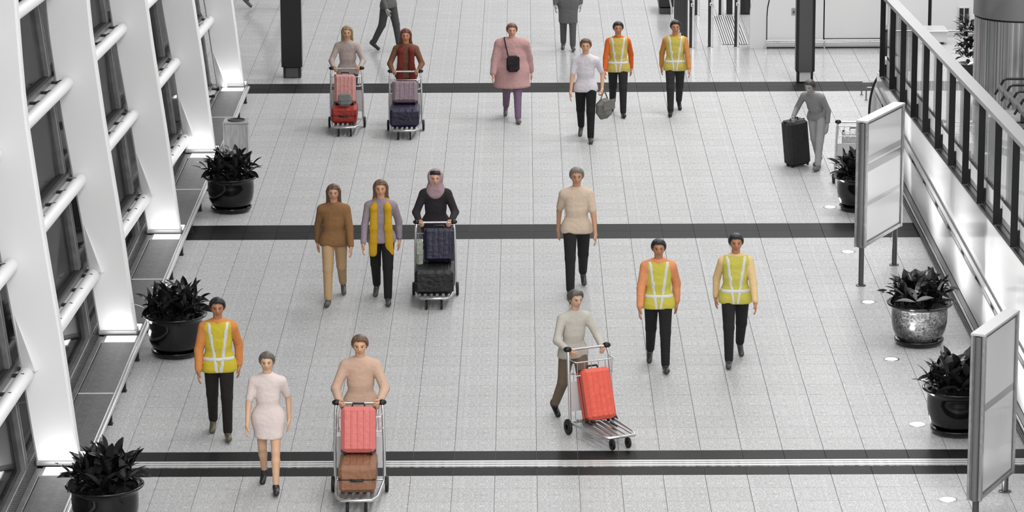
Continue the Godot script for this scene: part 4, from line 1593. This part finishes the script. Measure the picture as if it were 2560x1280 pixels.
	if who.has("scarf_head"):
		var kf := Field.new(Vector3(-0.2, -0.32, -0.2), Vector3(0.2, 0.2, 0.2), 0.013)
		kf.bone(Vector3(0, 0.02, -0.015), Vector3(0, 0.02, 0.01), 0.112, 0.106, 1.0, 0.02)
		kf.bone(Vector3(0, -0.05, -0.02), Vector3(0, -0.2, -0.02), 0.095, 0.15, 0.8, 0.05)
		var kb2 := Buf.new()
		kf.net(kb2, [Plane(Vector3(0, 0.1, 1).normalized(), 0.058)])
		var km := part("headscarf", kb2, cloth("cloth_%s" % who.scarf_head.to_html(), who.scarf_head), t)
		km.transform = Transform3D(hb, hc)
	return t

func trolley(label: String, at: Vector3, turn: float) -> Node3D:    # handle at -z, nose at +z
	var t := thing("luggage_trolley", label, "trolley", at, turn, "airport luggage trolleys")
	var tube := grey("trolley_tube", 0.8, 0.22, 0.8)
	var b := Buf.new()
	b.tube([Vector3(-0.27, 0.14, -0.38), Vector3(-0.22, 0.15, 0.3), Vector3(-0.16, 0.16, 0.47), Vector3(0.16, 0.16, 0.47), Vector3(0.22, 0.15, 0.3), Vector3(0.27, 0.14, -0.38)], 0.018, 10)
	b.tube([Vector3(-0.27, 0.14, -0.36), Vector3(0.27, 0.14, -0.36)], 0.016, 8)
	part("base_frame", b, tube, t)
	for q in 5:
		b = Buf.new()
		b.cbox(Vector3(-0.16 + 0.08 * q, 0.165, 0.03), Vector3(0.045, 0.014, 0.8), 0.004)
		part("deck_slat", b, grey("trolley_deck", 0.55, 0.35, 0.6), t)
	for s in [-1.0, 1.0]:
		b = Buf.new()
		b.tube([Vector3(s * 0.27, 0.14, -0.36), Vector3(s * 0.27, 0.5, -0.38), Vector3(s * 0.26, 0.9, -0.43), Vector3(s * 0.25, 0.98, -0.46)], 0.018, 10)
		part("upright", b, tube, t)
		b = Buf.new()
		b.ball(Vector3(s * 0.25, 0.99, -0.47), Vector3(0.05, 0.032, 0.05))
		part("grip", b, grey("grip_black", 0.03, 0.5), t)
		b = Buf.new()
		b.lathe([Vector2(0.03, -0.018), Vector2(0.085, -0.018), Vector2(0.092, -0.008), Vector2(0.092, 0.008), Vector2(0.085, 0.018), Vector2(0.03, 0.018)], 20, Transform3D(Basis(Vector3.FORWARD, PI / 2), Vector3(s * 0.295, 0.092, -0.36)))
		part("wheel", b, grey("wheel_rubber", 0.05, 0.6), t)
		b = Buf.new()
		b.lathe([Vector2(0.02, -0.014), Vector2(0.062, -0.014), Vector2(0.065, 0.0), Vector2(0.062, 0.014), Vector2(0.02, 0.014)], 16, Transform3D(Basis(Vector3.FORWARD, PI / 2), Vector3(s * 0.1, 0.065, 0.42)))
		part("caster", b, grey("wheel_rubber", 0.05, 0.6), t)
	b = Buf.new()
	b.tube([Vector3(-0.25, 0.985, -0.462), Vector3(0.25, 0.985, -0.462)], 0.016, 10)
	part("handlebar", b, tube, t)
	b = Buf.new()
	for y in [0.72, 0.88]:
		b.tube([Vector3(-0.25, y, -0.41), Vector3(-0.24, y, -0.26), Vector3(0.24, y, -0.26), Vector3(0.25, y, -0.41)], 0.007, 6)
	for q in 6: b.tube([Vector3(-0.22 + 0.088 * q, 0.88, -0.26), Vector3(-0.22 + 0.088 * q, 0.72, -0.26), Vector3(-0.22 + 0.088 * q, 0.72, -0.41)], 0.005, 5)
	part("basket", b, tube, t)
	b = Buf.new()
	b.cbox(Vector3(0, 0.45, -0.372), Vector3(0.5, 0.36, 0.012), 0.004)
	part("back_panel", b, grey("trolley_panel", 0.72, 0.35), t)
	return t

func suitcase(label: String, at: Vector3, size: Vector3, bs: Basis, m: Material, group := "luggage on the trolleys") -> void:
	var t := thing("suitcase", label, "suitcase", at, 0.0, group)
	t.basis = bs
	var b := Buf.new()
	b.cbox(Vector3(0, size.y * 0.5, 0), size, 0.04)
	part("shell", b, m, t)
	for q in 5:
		b = Buf.new()
		b.cbox(Vector3(size.x * (-0.36 + 0.18 * q), size.y * 0.5, 0), Vector3(0.022, size.y * 0.86, size.z + 0.014), 0.006)
		part("ridge", b, m, t)
	b = Buf.new()
	b.box(Vector3(0, size.y * 0.5, 0), Vector3(size.x + 0.004, size.y + 0.004, 0.012))
	part("zip_seam", b, grey("zip_dark", 0.06, 0.5), t)
	b = Buf.new()
	b.tube([Vector3(-0.07, size.y - 0.01, 0), Vector3(-0.06, size.y + 0.035, 0), Vector3(0.06, size.y + 0.035, 0), Vector3(0.07, size.y - 0.01, 0)], 0.012, 8)
	part("handle", b, grey("grip_black", 0.03, 0.5), t)
	for sx in [-1.0, 1.0]:
		for sz in [-1.0, 1.0]:
			b = Buf.new()
			b.lathe([Vector2(0.005, -0.01), Vector2(0.022, -0.01), Vector2(0.022, 0.01), Vector2(0.005, 0.01)], 10, Transform3D(Basis(Vector3.FORWARD, PI / 2), Vector3(sx * size.x * 0.38, -0.006, sz * size.z * 0.3)))
			part("wheel", b, grey("wheel_rubber", 0.05, 0.6), t)

func bag(label: String, at: Vector3, size: Vector3, turn: float, m: Material, strap: Array) -> void:
	var t := thing("shoulder_bag", label, "bag", at, turn, "bags carried by people")
	var b := Buf.new()
	b.cbox(Vector3.ZERO, size, minf(size.x, size.z) * 0.42)
	part("body", b, m, t)
	b = Buf.new()
	b.cbox(Vector3(0, size.y * 0.22, size.z * 0.5), Vector3(size.x * 0.9, size.y * 0.5, 0.015), 0.006)
	part("flap", b, m, t)
	if strap.size() > 1:
		b = Buf.new()
		b.tube(strap, 0.012, 6)
		part("strap", b, m, t)

func on(t: Vector3, turn: float, local: Vector3) -> Vector3:
	return t + Basis(Vector3.UP, turn) * local

func pusher(n: int, label: String, x: float, z: float, turn: float, tall: float, who: Dictionary, tlabel: String) -> Vector3:
	var s := tall / 1.70
	var push := [Vector3(-0.23, 0.11, 0.36) , Vector3(0.23, 0.11, 0.36)]
	who.hands = push
	who.lean = 0.1
	person(label, x, z, turn, tall, who)
	var tp := on(Vector3(x, 0, z), turn, Vector3(0, 0, 0.47 + 0.36 * s + 0.05))
	trolley(tlabel, tp, turn)
	return tp

func build_luggage_and_people() -> void:
	make_head()
	make_hand("relaxed")
	make_hand("grip")
	var lie := Basis(Vector3.RIGHT, PI / 2)
	var y0 := 0.185
	# far row, left: two people with loaded trolleys
	var tp := pusher(1, "person in pale top pushing a trolley of red and pink bags", -3.0, -56.75, 0.0, 1.64, {"top": Color(0.66, 0.60, 0.58), "bottom": Color(0.20, 0.19, 0.2), "hair": Color(0.55, 0.46, 0.34), "skin": Color(0.78, 0.60, 0.47), "stride": 0.8, "long_hair": true}, "luggage trolley loaded with red and pink bags")
	suitcase("red suitcase at the bottom of the far left trolley", on(tp, 0, Vector3(-0.02, y0 + 0.14, -0.3)), Vector3(0.42, 0.62, 0.26), lie, cloth("case_red", Color(0.56, 0.13, 0.09), 0.55))
	suitcase("dusty pink suitcase upright on the far left trolley", on(tp, 0, Vector3(-0.01, y0 + 0.29, -0.02)), Vector3(0.36, 0.48, 0.22), Basis(Vector3.RIGHT, -0.25), cloth("case_pink", Color(0.74, 0.52, 0.50), 0.6))
	bag("small grey bag on the front of the far left trolley", on(tp, 0, Vector3(0.0, y0 + 0.40, 0.25)), Vector3(0.22, 0.22, 0.12), 0.0, cloth("bag_grey", Color(0.45, 0.46, 0.45)), [])
	tp = pusher(2, "long-haired person in brown and rust top pushing a trolley of navy luggage", -2.0, -56.45, 0.0, 1.64, {"top": Color(0.42, 0.28, 0.20), "bottom": Color(0.25, 0.22, 0.22), "hair": Color(0.36, 0.2, 0.13), "skin": Color(0.72, 0.5, 0.38), "stride": -0.8, "long_hair": true, "scarf": Color(0.42, 0.13, 0.10)}, "luggage trolley loaded with navy and mauve luggage")
	suitcase("dark navy suitcase lying on the second far trolley", on(tp, 0, Vector3(0.0, y0 + 0.16, -0.3)), Vector3(0.48, 0.66, 0.3), lie, cloth("case_navy", Color(0.10, 0.08, 0.20), 0.5))
	suitcase("mauve grey suitcase leaning on top of the navy one", on(tp, 0, Vector3(0.0, y0 + 0.33, -0.12)), Vector3(0.42, 0.36, 0.2), Basis(Vector3.RIGHT, -0.4), cloth("case_mauve", Color(0.50, 0.43, 0.46), 0.6))
	# far row, centre
	person("large person in dusty pink coat and mauve trousers walking forward", -0.22, -56.8, 0.05, 1.68, {"style": "coat", "top": Color(0.70, 0.55, 0.54), "bottom": Color(0.45, 0.36, 0.45), "wide": 1.6, "loose": 0.04, "hem": 0.28, "spread": 0.2, "hair": Color(0.42, 0.27, 0.2), "skin": Color(0.80, 0.60, 0.50), "stride": 1.1, "shoes": Color(0.40, 0.38, 0.38)})
	bag("dark shoulder bag hanging in front of the dusty pink coat", Vector3(-0.2, 1.02, -56.52), Vector3(0.22, 0.28, 0.11), 0.1, cloth("bag_dark", Color(0.13, 0.10, 0.11)), [Vector3(-0.08, 0.12, 0), Vector3(-0.12, 0.32, -0.05), Vector3(-0.13, 0.42, -0.18), Vector3(-0.1, 0.40, -0.32)])
	person("person in white shirt and black trousers with a hanging grey bag", 1.0, -55.1, -0.05, 1.70, {"top": Color(0.80, 0.78, 0.80), "bottom": Color(0.04, 0.04, 0.04), "hair": Color(0.36, 0.25, 0.2), "skin": Color(0.80, 0.60, 0.48), "sleeve": 0.0, "stride": 1.0, "shoes": Color(0.30, 0.30, 0.29), "hands": [null, Vector3(0.27, -0.03, 0.02)]})
	bag("soft grey holdall in the hand of the white-shirted person", Vector3(1.30, 0.53, -55.05), Vector3(0.34, 0.34, 0.22), 0.9, cloth("bag_soft_grey", Color(0.42, 0.41, 0.39)), [Vector3(-0.1, 0.15, 0), Vector3(-0.03, 0.27, 0), Vector3(0.03, 0.27, 0), Vector3(0.1, 0.15, 0)])
	var yellow := Color(0.80, 0.76, 0.20)
	var orange := Color(0.80, 0.46, 0.22)
	person("worker in yellow vest over orange shirt, left of the far pair", 1.59, -57.25, 0.0, 1.62, {"style": "vest", "top": Color(0.78, 0.36, 0.10), "vest": Color(0.74, 0.66, 0.32), "bottom": Color(0.10, 0.09, 0.09), "stride": 1.0, "skin": Color(0.7, 0.5, 0.38)})
	person("worker in yellow vest beside the steel baluster fence", 2.57, -57.35, 0.0, 1.62, {"style": "vest", "top": Color(0.74, 0.50, 0.26), "vest": Color(0.74, 0.68, 0.30), "bottom": Color(0.13, 0.12, 0.12), "stride": -1.0, "skin": Color(0.7, 0.5, 0.38)})
	# stooping traveller
	person("stooping traveller in pale grey clothes beside a dark case", 4.62, -52.75, -0.5, 1.55, {"top": Color(0.50, 0.50, 0.50), "bottom": Color(0.62, 0.62, 0.62), "lean": 0.55, "stride": 0.7, "hands": [Vector3(-0.30, 0.02, 0.36), null], "hair": Color(0.2, 0.2, 0.2), "skin": Color(0.6, 0.58, 0.56), "shoes": Color(0.42, 0.42, 0.42)})
	suitcase("large dark soft suitcase pulled across the floor by the stooping traveller", Vector3(4.33, 0.03, -52.95), Vector3(0.36, 0.72, 0.28), Basis(Vector3.UP, 0.4) * Basis(Vector3.FORWARD, -0.1), cloth("case_charcoal", Color(0.12, 0.12, 0.12), 0.7))
	# middle row
	person("person in brown cardigan and tan trousers", -2.56, -44.3, 0.0, 1.62, {"top": Color(0.50, 0.36, 0.22), "bottom": Color(0.68, 0.56, 0.42), "hair": Color(0.34, 0.25, 0.19), "skin": Color(0.74, 0.55, 0.44), "loose": 0.012, "stride": -1.1, "shoes": Color(0.30, 0.29, 0.28), "long_hair": true})
	person("person in long yellow scarf, lilac top and black trousers", -1.93, -44.3, 0.0, 1.66, {"top": Color(0.55, 0.50, 0.54), "bottom": Color(0.05, 0.04, 0.04), "scarf": Color(0.72, 0.56, 0.08), "hair": Color(0.38, 0.28, 0.22), "skin": Color(0.78, 0.58, 0.46), "stride": 0.9, "shoes": Color(0.28, 0.27, 0.27), "long_hair": true})
	tp = pusher(3, "person in mauve headscarf and black coat pushing a dark loaded trolley", -1.22, -45.1, 0.0, 1.62, {"style": "coat", "top": Color(0.13, 0.11, 0.13), "bottom": Color(0.05, 0.05, 0.05), "hem": 0.5, "spread": 0.2, "loose": 0.012, "scarf_head": Color(0.62, 0.52, 0.54), "skin": Color(0.80, 0.62, 0.52), "stride": 0.7}, "luggage trolley loaded with black and navy cases in the middle row")
	suitcase("black suitcase lying across the middle trolley", on(tp, 0, Vector3(0.0, y0 + 0.17, -0.3)), Vector3(0.52, 0.68, 0.32), lie, cloth("case_black", Color(0.045, 0.045, 0.05), 0.5))
	suitcase("navy suitcase upright on the middle trolley", on(tp, 0, Vector3(0.06, y0 + 0.35, -0.10)), Vector3(0.4, 0.44, 0.22), Basis(Vector3.RIGHT, -0.2), cloth("case_navy_dark", Color(0.09, 0.08, 0.18), 0.5))
	bag("pale grey striped bag beside the navy case on the middle trolley", on(tp, 0, Vector3(-0.2, y0 + 0.48, -0.05)), Vector3(0.09, 0.36, 0.16), 0.0, cloth("bag_pale", Color(0.58, 0.60, 0.56)), [])
	person("person in cream top and black trousers at the middle of the floor", 0.69, -44.75, 0.0, 1.74, {"top": Color(0.78, 0.70, 0.62), "bottom": Color(0.09, 0.08, 0.08), "hair": Color(0.42, 0.40, 0.38), "skin": Color(0.72, 0.54, 0.42), "stride": -1.1, "loose": 0.01, "sleeve": 0.0, "shoes": Color(0.22, 0.22, 0.22)})
	person("worker in yellow vest and orange sleeves, left of the middle pair", 1.64, -40.85, 0.0, 1.64, {"style": "vest", "top": Color(0.82, 0.54, 0.36), "vest": Color(0.74, 0.70, 0.26), "bottom": Color(0.05, 0.05, 0.05), "stride": 0.9, "loose": 0.012, "shoes": Color(0.2, 0.2, 0.2), "skin": Color(0.66, 0.46, 0.34)})
	person("worker in yellow vest and cream sleeves, right of the middle pair", 2.61, -41.1, 0.0, 1.66, {"style": "vest", "top": Color(0.84, 0.72, 0.52), "vest": Color(0.73, 0.70, 0.30), "bottom": Color(0.07, 0.06, 0.06), "stride": -1.0, "shoes": Color(0.25, 0.24, 0.24), "skin": Color(0.66, 0.46, 0.34)})
	# near row
	person("worker in yellow vest and orange shirt beside the second potted plant", -3.55, -37.9, 0.08, 1.64, {"style": "vest", "top": Color(0.78, 0.50, 0.26), "vest": Color(0.75, 0.68, 0.18), "bottom": Color(0.08, 0.07, 0.05), "stride": 0.7, "loose": 0.01, "shoes": Color(0.36, 0.33, 0.27), "skin": Color(0.66, 0.46, 0.34)})
	person("bare-legged person in short white dress stepping over the metal strip", -2.83, -35.85, 0.0, 1.55, {"style": "dress", "top": Color(0.82, 0.76, 0.74), "hem": 0.24, "spread": 0.17, "bare_legs": true, "sleeve": 0.0, "hair": Color(0.34, 0.31, 0.28), "skin": Color(0.80, 0.64, 0.52), "stride": 0.8, "shoes": Color(0.14, 0.14, 0.14)})
	tp = pusher(4, "person in beige top pushing a trolley with a coral bag at the bottom edge", -1.83, -36.25, 0.0, 1.66, {"top": Color(0.74, 0.62, 0.54), "bottom": Color(0.62, 0.50, 0.44), "hair": Color(0.36, 0.26, 0.19), "skin": Color(0.78, 0.60, 0.48), "stride": 0.9, "loose": 0.01}, "luggage trolley with a coral bag cut off by the bottom edge")
	suitcase("tan suitcase lying on the trolley at the bottom edge", on(tp, 0, Vector3(0.0, y0 + 0.16, -0.3)), Vector3(0.40, 0.62, 0.3), lie, cloth("case_tan", Color(0.52, 0.36, 0.26), 0.6))
	suitcase("coral pink suitcase upright on the trolley at the bottom edge", on(tp, 0, Vector3(0.0, y0 + 0.33, -0.14)), Vector3(0.38, 0.50, 0.22), Basis(Vector3.RIGHT, -0.3), cloth("case_coral", Color(0.78, 0.42, 0.40), 0.6))
	tp = pusher(5, "person in pale grey and beige pushing a trolley with a red bag diagonally", 0.55, -38.5, 0.42, 1.60, {"top": Color(0.70, 0.68, 0.64), "bottom": Color(0.42, 0.36, 0.30), "hair": Color(0.30, 0.28, 0.26), "skin": Color(0.74, 0.60, 0.50), "stride": 0.9}, "luggage trolley with a bright red bag rolling diagonally")
	suitcase("coral red suitcase leaning on the diagonal trolley", on(tp, 0.42, Vector3(0.0, y0 + 0.02, -0.12)), Vector3(0.36, 0.60, 0.24), Basis(Vector3.UP, 0.42) * Basis(Vector3.RIGHT, -0.35), cloth("case_red_coral", Color(0.82, 0.34, 0.27), 0.55))
	# cut off by the top edge
	person("person in dark grey with heeled shoes, cut off by the top edge", -2.58, -63.7, 0.9, 1.66, {"top": Color(0.35, 0.35, 0.35), "bottom": Color(0.24, 0.24, 0.24), "stride": 0.8, "skin": Color(0.6, 0.58, 0.56), "shoes": Color(0.16, 0.16, 0.16)})
	person("person in mid grey, cut off by the top edge behind the white-shirted person", 0.82, -63.65, 0.0, 1.7, {"style": "coat", "top": Color(0.36, 0.36, 0.36), "bottom": Color(0.32, 0.32, 0.32), "stride": 0.4, "skin": Color(0.6, 0.58, 0.56), "shoes": Color(0.3, 0.3, 0.3)})
	person("distant person in grey left of the black pillar, only legs in view", -5.2, -68.6, 1.2, 1.7, {"top": Color(0.42, 0.42, 0.42), "bottom": Color(0.40, 0.40, 0.40), "stride": 1.3, "skin": Color(0.6, 0.58, 0.56), "shoes": Color(0.34, 0.34, 0.34)})
	# parked trolley behind the farther sign
	trolley("parked luggage trolley with black grips behind the farther sign panel", Vector3(5.08, 0, -52.0), PI)
	suitcase("pale suitcase standing on the parked trolley behind the farther sign", Vector3(5.14, y0, -52.15), Vector3(0.36, 0.55, 0.25), Basis(), cloth("case_pale", Color(0.74, 0.74, 0.74), 0.5))
